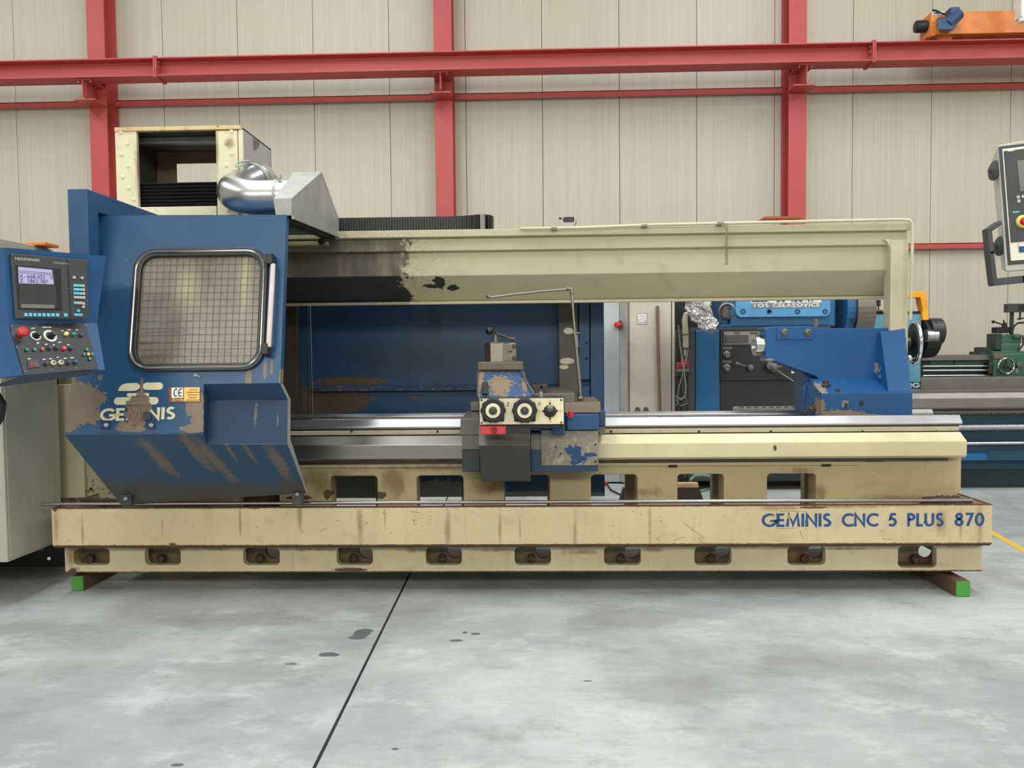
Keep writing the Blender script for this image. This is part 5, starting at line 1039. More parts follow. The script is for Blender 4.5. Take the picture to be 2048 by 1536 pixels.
# ================================================================== machines and cabinets behind
# --- large blue lathe
YQ = 7.9
TB = thing('blue_lathe', 'large blue lathe with black gearbox front behind the tailstock', 'lathe', (3.2, 8.3, 0))
m_tb = dirty('bright_blue', srgb(26, 92, 138), srgb(24, 70, 110), .42, amt=.3); m_tl = simple('light_blue_plate', srgb(84, 150, 198), .4); m_teald = dirty('dark_teal', srgb(24, 66, 84), srgb(20, 48, 60), .45, amt=.4)
m_tband = dirty('grey_way', srgb(132, 126, 120), srgb(96, 90, 84), .4, .5, amt=.5)
def B(name, m, x0, y0, x1, y1, Y, D, bev=.004, parent=TB, **k): return ob(name, MB().pbox(x0, y0, x1, y1, Y, D), m, parent, bev, **k)
gb = B('gearbox', m_dkgrey, 1377, 654, 1660, 962, YQ+.02, .9)
B('end_door', m_tb, 1391, 660, 1439, 870, YQ, .05, .012, gb)
B('door_edge', m_dkgrey, 1378, 660, 1390, 870, YQ, .04, .004, gb)
B('front_plate', simple('black_front', srgb(38, 40, 44), .45), 1441, 657, 1660, 760, YQ, .03, .003, gb)
B('front_plate', simple('black_lower', srgb(34, 36, 40), .5), 1441, 761, 1660, 962, YQ+.01, .03, .003, gb)
m_sil = simple('data_silver', srgb(150, 148, 138), .4, .3); m_sild = simple('data_grey', srgb(92, 88, 82), .4, .3)
dpl = B('data_plate', m_sil, 1448, 663, 1519, 689, YQ-.006, .006, .001, gb)
B('data_field', m_sild, 1452, 670, 1497, 687, YQ-.009, .003, 0, dpl); B('data_field', m_sild, 1468, 664, 1480, 667, YQ-.009, .003, 0, dpl); B('data_field', m_sild, 1500, 664, 1516, 668, YQ-.009, .003, 0, dpl); B('data_field', m_black, 1449.5, 670, 1451.5, 687, YQ-.009, .003, 0, dpl)
for y_ in (694, 721):
    lpz = B('label_strip', m_sil, 1446, y_, 1463, y_+5, YQ-.004, .005, 0, gb)
    for k in range(5): B('print_mark', m_sild, 1447.5+k*3, y_+1.2, 1449.3+k*3, y_+3.8, YQ-.007, .003, 0, lpz)
for y_ in (709.5, 735.5): ob('push_button', MB().spin(P(1453, y_, YQ), (0, -1, 0), [(0, .042), (.02, .038), (.03, .024), (.05, .022), (.05, .01), (.045, 0)], 20), m_worn, gb, smooth=True)
lv = ob('shift_lever', MB().spin(P(1499, 735, YQ), (0, -1, 0), [(0, .032), (.05, .03), (.055, 0)], 18).tube([P(1493, 732.5, YQ-.04), P(1470, 726, YQ-.09)], .008, 8).tube([P(1477, 728, YQ-.08), P(1470, 725.5, YQ-.09)], .014, 8), m_worn, gb, smooth=True)
lv = ob('shift_lever', MB().spin(P(1538, 731, YQ), (0, -1, 0), [(0, .045), (.08, .045), (.085, 0)], 18).spin(P(1547, 735, YQ-.06), (0, -1, 0), [(0, .042), (.03, .042), (.035, .026), (.05, .02), (.052, 0)], 20).tube([P(1552, 740, YQ-.07), P(1587, 763, YQ-.12)], .01, 8).tube([P(1552, 734, YQ-.07), P(1565, 732.5, YQ-.1)], .01, 8), m_worn, gb, smooth=True)
ob('arrow', MB().prism([P(1582.5, 741, YQ-.001), P(1582.5, 747, YQ-.001), P(1593, 746.5, YQ-.001)], [P(1582.5, 741, YQ-.004), P(1582.5, 747, YQ-.004), P(1593, 746.5, YQ-.004)]), m_white, gb)
sc_ = B('scale_plate', m_sil, 1466, 812.5, 1600, 823, YQ-.005, .006, .001, gb)
for k in range(32): B('print_mark', m_sild, 1470+k*4, 817, 1471.5+k*4, 821.5, YQ-.008, .003, 0, sc_)
for k in range(8): B('print_mark', m_dark, 1478+k*15, 813.8, 1488+k*15, 815.2, YQ-.008, .003, 0, sc_)
hst = B('headstock', m_tb, 1461, 560, 1672, 654, YQ+.1, .8, .02)
B('headstock_side', simple('headstock_teal', srgb(34, 88, 118), .4), 1444, 560, 1460, 652, YQ+.15, .6, .03)
ob('round_port', MB().spin(P(1455, 622, YQ+.14), (-.4, -1, 0), [(0, .09), (.02, .09), (.03, .07), (.0, .06), (0, 0)], 28), m_worn, hst, smooth=True)
a_, b_ = P(1472, 560, YQ+.07), P(1660, 632, YQ+.07)
cp = plate('cover_plate', [rrect(a_.x, b_.z, b_.x, a_.z, .06)], [], .03, m_tl, hst, (0, YQ+.07, 0), bevel=.004)
for p_ in (1486, 1538.5, 1595, 1650.5): ob('bolt', MB().spin(P(p_, 623, YQ+.066), (0, -1, 0), [(0, .028), (.006, .024), (.006, .014), (.0, .012), (0, 0)], 16), simple('bolt_blue', srgb(20, 66, 104), .4), hst)
def lt(s, x0, y0, x1, h_, Y, m, par, t_=.2, gap=.14, name='lettering', y1=None):
    a0 = P(x0, y0, Y); b0 = P(x1, y0 if y1 is None else y1, Y); a0.y = b0.y = Y; H_ = (P(x0, y0-h_, Y)-P(x0, y0, Y)).z; k_ = (b0.x-a0.x)/lwidth(s, gap)
    mb_, _ = letters(s, lambda q: Vector((a0.x+q.x*k_, Y, a0.z+q.y*H_)), t_, gap); return ob(name, mb_, m, par)
bk_ = B('name_backing', simple('name_grey', srgb(120, 132, 140), .4), 1503, 605.5, 1641, 616.5, YQ+.064, .005, .001, hst)
lt('TOS', 1505.5, 614.5, 1537, 7, YQ+.06, m_white, bk_, .24, .2); lt('CELAKOVICE', 1546, 614.2, 1639.5, 7, YQ+.06, m_white, bk_, .24, .2)
ob('caron', MB().prism([P(1548, 606, YQ+.059), P(1550.5, 607, YQ+.059), P(1553, 606, YQ+.059), P(1550.5, 605, YQ+.059)], [P(1548, 606, YQ+.061), P(1550.5, 607, YQ+.061), P(1553, 606, YQ+.061), P(1550.5, 605, YQ+.061)]), m_white, bk_)
lg_ = B('logo_plate', m_white, 1502, 588, 1537, 606, YQ+.064, .005, .004, hst); B('logo_field', m_black, 1504, 586, 1535, 603.5, YQ+.061, .003, .004, lg_)
lt('TOS', 1507, 602, 1532, 11, YQ+.059, m_white, lg_, .22, .2)
tp2 = B('type_plate', m_white, 1538, 588, 1643, 606, YQ+.064, .005, .001, hst); lt('50 150 H', 1553, 603.5, 1626, 11, YQ+.059, m_dkgrey, tp2, .24, .2)
B('pad', m_tb, 1441, 649, 1464, 654, YQ+.05, .2, .004)
m_face = metal('faceplate', srgb(134, 126, 116), .45, .15)
fpx0, fpx1 = P(1685, 620, 8.3).x, P(1721, 620, 8.3).x; fz = P(1700, 640, 8.3).z+.12
fp = ob('faceplate', MB().cyl((fpx0, 8.3, fz), (fpx1, 8.3, fz), .40, n=48), m_face, TB, .01)
ob('spindle_flange', MB().cyl((P(1668, 620, 8.3).x, 8.3, fz), (fpx0, 8.3, fz), .36, n=40), m_tb, TB)
ob('bolt_hole', MB().cyl(P(1707, 642, 7.92), P(1707, 642, 8.0), .02, n=12), m_dark, fp)
# bed running off to the right
zf = 0
prof = [(7.9, Z(815, 7.9, 1900)), (7.9, Z(796, 7.9, 1900)), (7.92, Z(795, 7.92, 1900)), (8.12, Z(786, 8.12, 1900)), (8.12, Z(830, 8, 1900))]
bx0_, bx1_ = P(1640, 830, 7.9).x, P(2120, 830, 7.9).x
BD = ob('bed', MB().box(bx0_, bx1_+1.5, 8.0, 8.6, Z(940, 8.0, 1900), Z(822, 8.0, 1900)), m_teald, TB, .01)
ob('front_way', MB().profile_x(prof, bx0_, bx1_+1.5), simple('way_light', srgb(186, 176, 172), .4, .2), BD)
ob('way_side', MB().box(bx0_, bx1_+1.5, 7.885, 7.9, Z(814.5, 7.9, 1900), Z(797, 7.9, 1900)), m_tband, BD)
ob('rear_way', MB().box(bx0_, bx1_+1.5, 8.35, 8.6, Z(822, 8.0, 1900), Z(782, 8.35, 1900)), m_tband, BD)
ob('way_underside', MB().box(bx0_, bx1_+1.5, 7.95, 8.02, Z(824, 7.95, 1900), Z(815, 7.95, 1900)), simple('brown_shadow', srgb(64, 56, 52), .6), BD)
rk = MB(); xs_ = P(1868, 825, 7.93).x; nt_ = 56
rk.box(xs_, xs_+3.2, 7.93, 7.96, Z(826, 7.93, 1900), Z(822.5, 7.93, 1900))
for k in range(110): rk.box(xs_+k*.02, xs_+k*.02+.011, 7.93, 7.955, Z(829, 7.93, 1900), Z(825.8, 7.93, 1900))
ob('rack', rk, m_worn, BD)
sc = MB(); zc_ = Z(856, 7.9, 1900); x_ = P(1850, 856, 7.9).x; pr = []
for k in range(220): pr += [(k*.015, .026), (k*.015+.0045, .032), (k*.015+.0105, .032)]
sc.spin((x_, 7.93, zc_), (1, 0, 0), pr, 12)
ob('lead_screw', sc, m_steel, BD)
ob('feed_rod', MB().cyl((P(1700, 887, 7.9).x, 7.93, Z(887, 7.93, 1980)), (bx1_+1.4, 7.93, Z(887, 7.93, 1980)), .02, n=16), m_steel, BD, smooth=True)
ob('tray_lip', MB().hexa([(bx0_, 7.85, Z(921, 7.85, 1980)), (bx1_+1, 7.85, Z(921, 7.85, 1980)), (bx1_+1, 8.0, Z(921, 7.85, 1980)), (bx0_, 8.0, Z(921, 7.85, 1980)), (bx0_, 7.85, Z(910, 7.85, 1980)), (bx1_+1, 7.85, Z(910, 7.85, 1980)), (bx1_+1, 8.0, Z(902, 8, 1980)), (bx0_, 8.0, Z(902, 8, 1980))]), m_tb, BD, .004)
ob('tray_strip', MB().box(P(1975, 900, 7.86).x, bx1_+1, 7.84, 7.86, Z(919, 7.85, 1990), Z(903, 7.85, 1990)), m_teald, BD)
ob('tray_back', MB().box(bx0_, bx1_+1, 7.97, 8.0, Z(902, 8, 1980), Z(891, 8, 1980)), simple('tray_grey_blue', srgb(58, 84, 100), .5), BD)
ob('foot', MB().box(bx0_, bx1_+1.2, 8.02, 8.5, 0, Z(940, 8.0, 1900)), simple('foot_dark', srgb(20, 40, 50), .5), BD)
# --- teal lathe with chuck and yellow guard
Y3 = 8.75
TC = thing('teal_lathe', 'pale teal lathe with black chuck and yellow guard beyond the tailstock handwheel', 'lathe', (4.2, 9.0, 0))
m_tc = simple('pale_teal', srgb(96, 152, 176), .4)
hd3 = ob('headstock', MB().pbox(1690, 627, 1842, 955, Y3, .6), m_tc, TC, .02)
B('lid', m_dark, 1718, 623, 1842, 627.5, Y3-.01, .62, .004, hd3)
lt('DF', 1712, 650, 1743, 12, Y3-.004, m_orange, hd3, .24, .1)
nb_ = B('name_backing', m_black, 1812, 764, 1840, 777, Y3-.008, .006, .001, hd3); lt('RG', 1815, 775, 1838, 9, Y3-.01, simple('name_pale', srgb(196, 214, 220), .4), nb_, .26, .12)
B('lower_trim', simple('teal_dark', srgb(40, 96, 104), .45), 1800, 785, 1888, 790, Y3-.1, .3, .004, hd3)
ob('cable', MB().tube([P(1742, 600, Y3-.02), P(1744, 612, Y3-.02), P(1750, 620, Y3-.02), P(1757, 621, Y3-.02), P(1757, 600, Y3-.02)], .008, 8).cyl(P(1757, 600, Y3-.02), P(1757, 612, Y3-.02), .022), m_black, TC)
ob('tool_bar', MB().tube([P(1725, 624, Y3-.02), P(1745, 622, Y3-.02), P(1765, 622, Y3-.02)], .012, 8), m_dull, TC)
chx0, chx1 = P(1843, 680, 8.95).x, P(1866, 680, 8.95).x; czc = Z(682, 8.95, 1850)
ck = ob('chuck', MB().spin((chx0-.05, 8.95, P(1850, 676, 8.95).z), (1, 0, 0), [(0, .1), (.02, .22), (.1, .23), (.17, .22), (.19, .19)], 36), m_black, TC, smooth=True)
cz2 = P(1866, 664, 8.95).z
ob('chuck_body', MB().cyl((P(1858, 664, 8.8).x, 8.85, cz2), (P(1884, 664, 8.8).x, 8.85, cz2), .155, n=30), simple('chuck_black', srgb(44, 44, 46), .35), ck, .01)
ob('chuck_sleeve', MB().cyl((P(1846, 673, 8.8).x, 8.75, P(1850, 672, 8.8).z), (P(1868, 673, 8.8).x, 8.75, P(1850, 672, 8.8).z), .07, n=28), m_steel, ck, smooth=True)
ob('chuck_key', MB().cyl((P(1884, 659, 8.8).x, 8.85, P(1884, 659, 8.8).z), (P(1894, 659, 8.8).x, 8.85, P(1884, 659, 8.8).z), .018, n=10), m_steel, ck)
yg = [P(1815, 583, 8.7), P(1852, 583, 8.7), P(1858, 640, 8.7), P(1846, 640, 8.7), P(1845, 624, 8.7), P(1846.5, 623, 8.7), P(1841, 595, 8.7), P(1815, 596, 8.7)]
yg = [Vector((p_.x, 8.7, p_.z)) for p_ in yg]
lab(ob('chuck_guard', MB().prism(yg, [p_+Vector((0, .12, 0)) for p_ in yg]), m_yellow, TC, .006), 'yellow bent guard bracket')
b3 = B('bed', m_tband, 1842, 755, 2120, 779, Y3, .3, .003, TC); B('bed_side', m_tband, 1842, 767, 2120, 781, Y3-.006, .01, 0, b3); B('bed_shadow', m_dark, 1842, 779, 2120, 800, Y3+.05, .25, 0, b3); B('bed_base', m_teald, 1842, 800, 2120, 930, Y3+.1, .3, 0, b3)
B('steady_strip', m_tband, 1888, 783, 2120, 790, Y3-.05, .05, .002, b3)
# --- green lathe
Y4 = 9.5
TG = thing('green_lathe', 'dark green lathe with handwheel at the right edge of the picture', 'lathe', (5.6, 9.8, 0))
m_g = dirty('machine_green', srgb(58, 98, 76), srgb(34, 52, 44), .45, amt=.8); m_gd = simple('green_dark', srgb(40, 58, 52), .5)
bg = B('bed', m_tband, 1845, 709, 2120, 720, Y4+.1, .4, .002, TG)
B('bed_body', m_gd, 1843, 720, 2120, 756, Y4+.16, .3, 0, bg); B('bed_rib', m_g, 1860, 721, 1905, 730, Y4+.15, .02, 0, bg); B('bed_rib', m_g, 1910, 721, 1980, 730, Y4+.15, .02, 0, bg); B('bed_base', m_gd, 1843, 757, 2120, 880, Y4+.2, .3, 0, bg)
for y_, r_ in ((733, .012), (741.5, .014), (752, .014)): ob('feed_rod', MB().cyl(P(1846, y_, Y4+.08), P(2000, y_-1, Y4+.08), r_, n=10), m_steel, bg, smooth=True)
ap = B('apron', m_g, 1988, 706, 2075, 755, Y4, .3, .02, TG)
B('apron_end', m_dull, 1979, 725, 1990, 748, Y4+.02, .2, .01, ap)
ob('handwheel', MB().spin(P(2012, 732, Y4-.06), (0, -1, 0), [(.0+.012*math.cos(a), .092+.010*math.sin(a)) for a in [2*math.pi*k/8 for k in range(8)]], 32, True), m_chrome, TG, smooth=True)
hw_ = MB()
for k in range(3):
    a_ = math.radians(90+120*k); c_ = P(2012, 732, Y4-.06); hw_.tube([c_, c_+Vector((.09*math.cos(a_), 0, .09*math.sin(a_)))], .012, 8)
ob('wheel_spokes', hw_.cyl(P(2012, 732, Y4), P(2012, 732, Y4-.1), .02), m_black, TG)
ob('dial', MB().spin(P(2036, 729, Y4-.01), (0, -1, 0), [(0, .035), (.03, .033), (.032, 0)], 20), m_worn, ap, smooth=True); B('label_plate', m_sil, 2031, 737, 2037, 746, Y4-.006, .006, 0, ap)
B('saddle', m_g, 1985, 702, 2060, 714, Y4+.02, .35, .01, TG); B('name_plate', m_brn, 1988, 706, 2008, 717, Y4-.01, .01, .001, ap); B('slide_end', m_gd, 1966, 694, 1996, 703, Y4+.1, .2, .006, TG); B('slide_end', m_gd, 1956, 703, 1992, 709, Y4+.1, .2, .006, TG)
cps = B('compound', m_g, 1992, 668, 2044, 688, Y4+.05, .2, .02, TG); B('compound', m_g, 2003, 686, 2042, 705, Y4+.03, .25, .02, TG); B('compound', m_gd, 1992, 667, 2004, 700, Y4+.04, .2, .006, TG); B('compound_arm', m_g, 2027, 670, 2070, 676, Y4+.02, .1, .006, TG)
tp4 = B('tool_post', m_dark, 1994, 654, 2021, 666, Y4+.1, .12, .006, TG)
ob('clamp_lever', MB().tube([P(2007, 650, Y4+.1), P(1988, 643.5, Y4+.02)], .009, 8).sphere(P(1986.5, 643.5, Y4), .02).cyl(P(2009, 655, Y4+.14), P(2009, 645, Y4+.14), .035, .02, n=12).cyl(P(2008, 646, Y4+.14), P(2007.5, 640, Y4+.14), .008), m_dark, tp4)
rdt = B('readout', simple('readout_dark', srgb(58, 62, 64), .5), 2017, 607, 2062, 624, Y4-.02, .1, .006, TG)
for k in range(4): B('vent', m_dark, 2038+k*3.2, 609, 2039.3+k*3.2, 621, Y4-.026, .01, 0, rdt)
ob('readout_stand', MB().box(P(2033, 640, Y4).x, P(2038, 640, Y4).x, Y4+.1, Y4+.14, Z(706, Y4, 1990), Z(624, Y4, 1990)).pbox(2040, 624, 2042, 640, Y4+.1, .02), m_dkgrey, TG)
ob('cable', MB().tube([P(2050, 645, Y4), P(2036, 646, Y4), P(2028, 652, Y4), P(2024, 664, Y4), P(2024, 670, Y4)], .012, 8).tube([P(2034, 638, Y4+.05), P(2048, 636, Y4), P(2060, 630, Y4)], .008, 8).tube([P(2046, 675, Y4), P(2046, 690, Y4), P(2038, 700, Y4)], .01, 8), m_rubber, TG, smooth=True)
# --- cabinets behind the lathe
YK = 8.3
cab1 = thing('tall_cabinet', 'tall beige steel cabinet door standing behind the lathe beam', 'cabinet', (P(1300, 700, YK).x, 7.1, 0))
zT = Z(560, YK, 1280)
m_bei = dirty('cabinet_beige', srgb(206, 196, 180), srgb(170, 156, 140), .5, amt=.3); m_alu = dirty('pale_metal', srgb(186, 192, 196), srgb(140, 146, 150), .42, .3, amt=.5)
ob('door', MB().box(P(1259, 700, YK).x, P(1342.5, 700, YK).x, YK, YK+.03, .02, zT), m_bei, cab1, .004)
ob('body', MB().box(P(1256, 700, YK).x, P(1344, 700, YK).x, YK+.032, YK+.5, .02, zT).box(P(1344.5, 700, YK).x, P(1349.5, 700, YK).x, YK, YK+.5, .02, zT), m_bei, cab1, .003)
st_ = ob('sticker', MB().box(P(1274, 637, YK).x, P(1295, 637, YK).x, YK-.002, YK, P(1284, 649, YK).z, P(1284, 626.5, YK).z), m_grey, cab1)
ob('sticker_face', MB().box(P(1275, 637, YK).x, P(1294, 637, YK).x, YK-.003, YK-.002, P(1284, 648, YK).z, P(1284, 627.5, YK).z), m_white, st_)
sm_ = MB()
for x_, y_, w_ in ((1277, 633, 1.6), (1281, 631.5, 1.6), (1285, 633, 1.6), (1277, 639, 2), (1282, 638, 1.6), (1277, 645, 9)): sm_.pbox(x_, y_, x_+w_, y_+1, YK-.0045, .001)
sm_.pbox(1289.5, 643, 1292, 646, YK-.0045, .001); ob('print_marks', sm_, m_grey, st_)
for x_ in (1275.5, 1292): ob('latch', MB().pbox(x_-5, 817, x_+5, 829, YK-.02, .02).pbox(x_-3, 814, x_+3, 818, YK-.03, .03), m_worn, cab1, .003)
cab2 = thing('switch_cabinet', 'pale grey metal cabinet with red rotary switch left of the beige door', 'cabinet', (P(1230, 700, YK).x, 7.1, 0))
b2 = ob('body', MB().box(P(1150, 700, YK).x, P(1240, 700, YK).x, YK+.06, YK+.5, .02, zT), m_alu, cab2, .003)
ob('side_post', MB().prism([(P(1240.5, 700, YK).x, YK+.06, .02), (P(1255, 700, YK).x, YK-.02, .02), (P(1255, 700, YK).x, YK+.3, .02), (P(1240.5, 700, YK).x, YK+.3, .02)], [(P(1240.5, 700, YK).x, YK+.06, zT), (P(1255, 700, YK).x, YK-.02, zT), (P(1255, 700, YK).x, YK+.3, zT), (P(1240.5, 700, YK).x, YK+.3, zT)]), simple('post_grey', srgb(160, 158, 150), .5), cab2)
sw_ = ob('switch_plate', MB().pbox(1238, 641, 1243, 658, YK-.01, .06), m_dkgrey, cab2, .003); lab(ob('rotary_switch', MB().cyl(P(1239, 650, YK-.01), P(1232, 650, YK-.05), .03, n=14).pbox(1231, 648, 1239, 652, YK-.07, .05), m_red, sw_, .002), 'red rotary switch')
stk = ob('wooden_stick', MB().tube([P(1315, 612, YK-.03), P(1316, 680, YK-.035), P(1318, 760, YK-.05), P(1321, 905, YK-.07)], .017, 12), dirty('stick_wood', srgb(132, 100, 76), srgb(84, 62, 46), .6, amt=.9), None, smooth=True, base=True)
tag(stk, 'brown wooden stick leaning against the beige cabinet door', 'stick')
# odds and ends between cabinet and blue lathe
fbm = MB(); rr = random.Random(5); path_ = [P(1389, 590, 7.6), P(1394, 608, 7.6), P(1402, 624, 7.6), P(1411, 640, 7.6), P(1421, 652, 7.6), P(1429, 656, 7.6)]
nr = 14; rings_ = []
for k, p_ in enumerate(path_):
    for k2 in (0, 1):
        if k == len(path_)-1 and k2: break
        q_ = p_ if k2 == 0 else lerp(p_, path_[k+1], .5); w_ = (.09, .105, .1, .085, .07, .01)[k]
        rings_.append([q_+Vector((w_*(1+rr.uniform(-.22, .22))*math.cos(2*math.pi*i/nr), .06*math.sin(2*math.pi*i/nr)+rr.uniform(-.02, .02), .04*math.cos(2*math.pi*i/nr)+rr.uniform(-.02, .02))) for i in range(nr)])
vs = sum(rings_, []); fs = [tuple(range(nr)), tuple(range(len(vs)-nr, len(vs)))]
for r in range(len(rings_)-1):
    for i in range(nr): fs.append((r*nr+i, r*nr+(i+1) % nr, (r+1)*nr+(i+1) % nr, (r+1)*nr+i))
t = NT('foil'); t.bump(t.noise(30, detail=3, dist=1), .9, .03); m_foil = t.out(srgb(205, 202, 204), .18, 1.0)
fo_ = ob('foil_bag', fbm.add(vs, fs), m_foil, None, base=True); tag(fo_, 'crumpled silver foil bag lying on the blue lathe gearbox', 'bag')
rbx = ob('red_box', MB().pbox(1357, 725, 1378, 737, 7.7, .12).pbox(1364, 719, 1377, 726, 7.72, .08), simple('red_box', srgb(150, 34, 42), .5), None, .008, base=True); tag(rbx, 'dark red box in the gap beside the beige cabinet', 'box')
ob('red_box_base', MB().pbox(1357, 738, 1378, 744, 7.69, .12), m_grey, rbx, .004)
zsh = Z(744, 7.69, 1365)
shf = thing('machine_stand', 'dark steel stand in the gap left of the blue lathe', 'stand', (P(1364, 800, 7.7).x, 7.9, 0))
ob('top', MB().pbox(1356, 744.3, 1378, 752, 7.66, .16), m_dark, shf); ob('leg', MB().box(P(1357, 800, 7.7).x, P(1360, 800, 7.7).x, 7.7, 7.75, 0, zsh-.03), m_dark, shf); ob('leg', MB().box(P(1374, 800, 7.7).x, P(1377, 800, 7.7).x, 7.7, 7.75, 0, zsh-.03), m_dark, shf)
dkfill = thing('dark_gap_filler', 'tall dark filler block added in the gap behind the blue lathe gearbox', 'cabinet', (P(1400, 800, 9.0).x, 9.0, 0)); ob('door', MB().box(P(1338, 800, 8.98).x, P(1478, 800, 8.98).x, 8.98, 9.0, .05, Z(560, 9, 1400)), m_dark, dkfill, .004); ob('body', MB().box(P(1338, 800, 8.98).x, P(1478, 800, 8.98).x, 9.004, 9.4, 0, Z(560, 9, 1400)+.02), m_dark, dkfill, .004)  # plain block added to keep this gap dark; no cabinet stands there
rd2 = ob('red_carton', MB().pbox(1429, 638, 1441, 648, 8.26, .1), m_red, None, .004, base=True); tag(rd2, 'bright red box behind the foil bag on the blue lathe', 'box')
ob('carton_base', MB().pbox(1430, 648.3, 1440, 653.2, 8.26, .1), m_dkgrey, rd2)
gs = ob('hanging_strip', MB().tube([P(1378, 627, 7.85), P(1372, 628, 7.85), P(1369.5, 640, 7.85), P(1371, 668, 7.85)], .03, 6).pbox(1368, 671, 1377, 695, 7.8, .05).pbox(1369, 699, 1372, 711, 7.82, .02), simple('strip_beige', srgb(176, 168, 148), .6), None, .003, base=True); tag(gs, 'beige cable strip hanging beside the blue lathe gearbox', 'strip')
cb = MB().tube([P(1357, 650, 7.75), P(1360, 690, 7.75), P(1366, 730, 7.64), P(1372, 770, 7.6), P(1371, 790, 7.58), P(1362, 800, 7.58), P(1352, 792, 7.6)], .006, 6).tube([P(1376, 700, 7.62), P(1366, 745, 7.62), P(1358, 775, 7.62), P(1353, 800, 7.62), P(1362, 812, 7.62), P(1376, 806, 7.62), P(1372, 795, 7.6), P(1358, 797, 7.6), P(1352, 812, 7.62)], .005, 6)
cbo = ob('loose_cable', cb, m_grey, None, smooth=True, base=True); tag(cbo, 'thin grey looped cables hanging left of the blue lathe', 'cable')
# broom, hose, cable on the floor behind the lathe, seen through the bed windows
YBm = 7.35; brm = thing('push_broom', 'wide push broom with dark bristles seen through the bed windows', 'broom', (P(1318, 985, YBm).x, YBm, 0))
zb0 = Z(976, YBm, 1318)
ob('head', MB().box(P(1250, 970, YBm).x, P(1397, 970, YBm).x, YBm, YBm+.07, zb0, Z(966.5, YBm, 1318)), simple('broom_wood', srgb(206, 166, 124), .6), brm, .006)
bb = MB(); 
for k in range(60):
    x_ = lerp(P(1247, 970, YBm), P(1399, 970, YBm), (k+.5)/60).x; dxk = (k-30)/30*.035
    bb.hexa([(x_-.008+dxk, YBm-.02, .002), (x_+.008+dxk, YBm-.02, .002), (x_+.008+dxk, YBm+.09, .002), (x_-.008+dxk, YBm+.09, .002), (x_-.006, YBm+.005, zb0), (x_+.006, YBm+.005, zb0), (x_+.006, YBm+.065, zb0), (x_-.006, YBm+.065, zb0)])
stuff(ob('bristles', bb, simple('bristle_brown', srgb(58, 48, 44), .8), brm))
hz_ = MB().tube([onfloor(1378, 979, .02), P(1382, 958, 7.5), P(1390, 951, 7.5), P(1405, 950, 7.52), P(1424, 953, 7.52), P(1432, 962, 7.5), onfloor(1424, 976, .014), onfloor(1405, 981, .014), onfloor(1380, 984, .014)], .014, 8)
hzo = ob('green_hose', hz_, simple('hose_green', srgb(120, 160, 136), .5), None, smooth=True, base=True); tag(hzo, 'pale green hose curling on the floor behind the bed', 'hose')
cl_ = []
for k in range(46): a_ = k*.55; r_ = .1+.012*math.sin(k*2.1); q_ = onfloor(1352, 984); cl_.append(q_+Vector((r_*math.cos(a_), .4*r_*math.sin(a_), .014+.003*k)))
cco = ob('cable_coil', MB().tube(cl_, .012, 6), m_rubber, None, smooth=True, base=True); tag(cco, 'coil of black cable on the floor behind the push broom', 'cable')
rc = ob('red_plug', MB().cyl(onfloor(1207, 966, .03), onfloor(1211, 966, .03), .028, n=12).cyl(onfloor(1211, 966, .03), onfloor(1214, 967, .03), .02, n=10), m_red, None, base=True); ob('lead', MB().tube([onfloor(1214, 968, .02), onfloor(1222, 980, .01), onfloor(1240, 989, .01), onfloor(1260, 990, .01)], .009, 6), m_rubber, rc); tag(rc, 'red plug with a short lead on the floor behind the bed', 'plug')
# --- orange crane end carriage on the girder
YG = 10.45
CR = thing('crane_carriage', 'orange travelling crane end carriage with blue motor on the red girder', 'crane', (P(1990, 60, YG).x, 10.6, GZ1))
zg0 = GZ1+.075; ozt = P(1960, 22, YG).z; ox0_ = P(1862, 40, YG).x
en = ob('end_beam', MB().box(ox0_, ox0_+3.2, YG, YG+.3, zg0, ozt), m_orange, CR, .006)
ob('buffer', MB().spin((P(1831, 52, YG+.1).x, YG+.12, P(1845, 52, YG+.1).z), (1, 0, 0), [(0, .055), (.01, .075), (.05, .08), (.2, .075)], 24), m_black, CR, smooth=True)
wc = P(1886, 60, YG+.12); 
ob('wheel', MB().cyl((wc.x, YG+.1, GZ1+.092), (wc.x, YG+.16, GZ1+.092), .09, n=32).cyl((wc.x, YG+.08, GZ1+.1), (wc.x, YG+.1, GZ1+.1), .11, n=32), simple('wheel_orange', srgb(206, 120, 60), .5), CR)
ob('foot', MB().box(ox0_, ox0_+.05, YG-.01, YG+.06, zg0-.02, zg0+.01), m_orange, CR)
m_mot = simple('motor_blue', srgb(48, 70, 112), .45)
mo = MB().prism([P(1874, 35, YG-.02), P(1876, 61, YG-.02), P(1906, 61, YG-.02), P(1914, 48, YG-.02), P(1904, 28, YG-.02), P(1890, 35, YG-.02)], [P(1874, 35, YG-.2), P(1876, 61, YG-.2), P(1906, 61, YG-.2), P(1914, 48, YG-.2), P(1904, 28, YG-.2), P(1890, 35, YG-.2)])
mt = ob('motor', mo, m_mot, CR, .02)
ob('motor_body', MB().cyl(P(1893, 50, YG-.14), P(1917, 26, YG-.14), .085, n=24), m_mot, mt, .012); ob('terminal_box', MB().pbox(1902, 13, 1920, 28, YG-.2, .14), m_mot, mt, .012)
ob('cable', MB().tube([P(1864, 20, YG-.01), P(1872, 21, YG-.02), P(1884, 27, YG-.04), P(1898, 31, YG-.08)], .012, 8), m_rubber, mt, smooth=True)
nl = ob('name_label', MB().pbox(1865, 23, 1887, 30, YG-.003, .003), m_white, CR); lt('EHD', 1867.5, 28.5, 1878, 4, YG-.006, m_black, nl, .24, .2)
wp = thing('festoon_post', 'white cable post hanging at the top right edge by the crane', 'post', (P(2047, 0, 10.1).x, 10.1, 4.9))
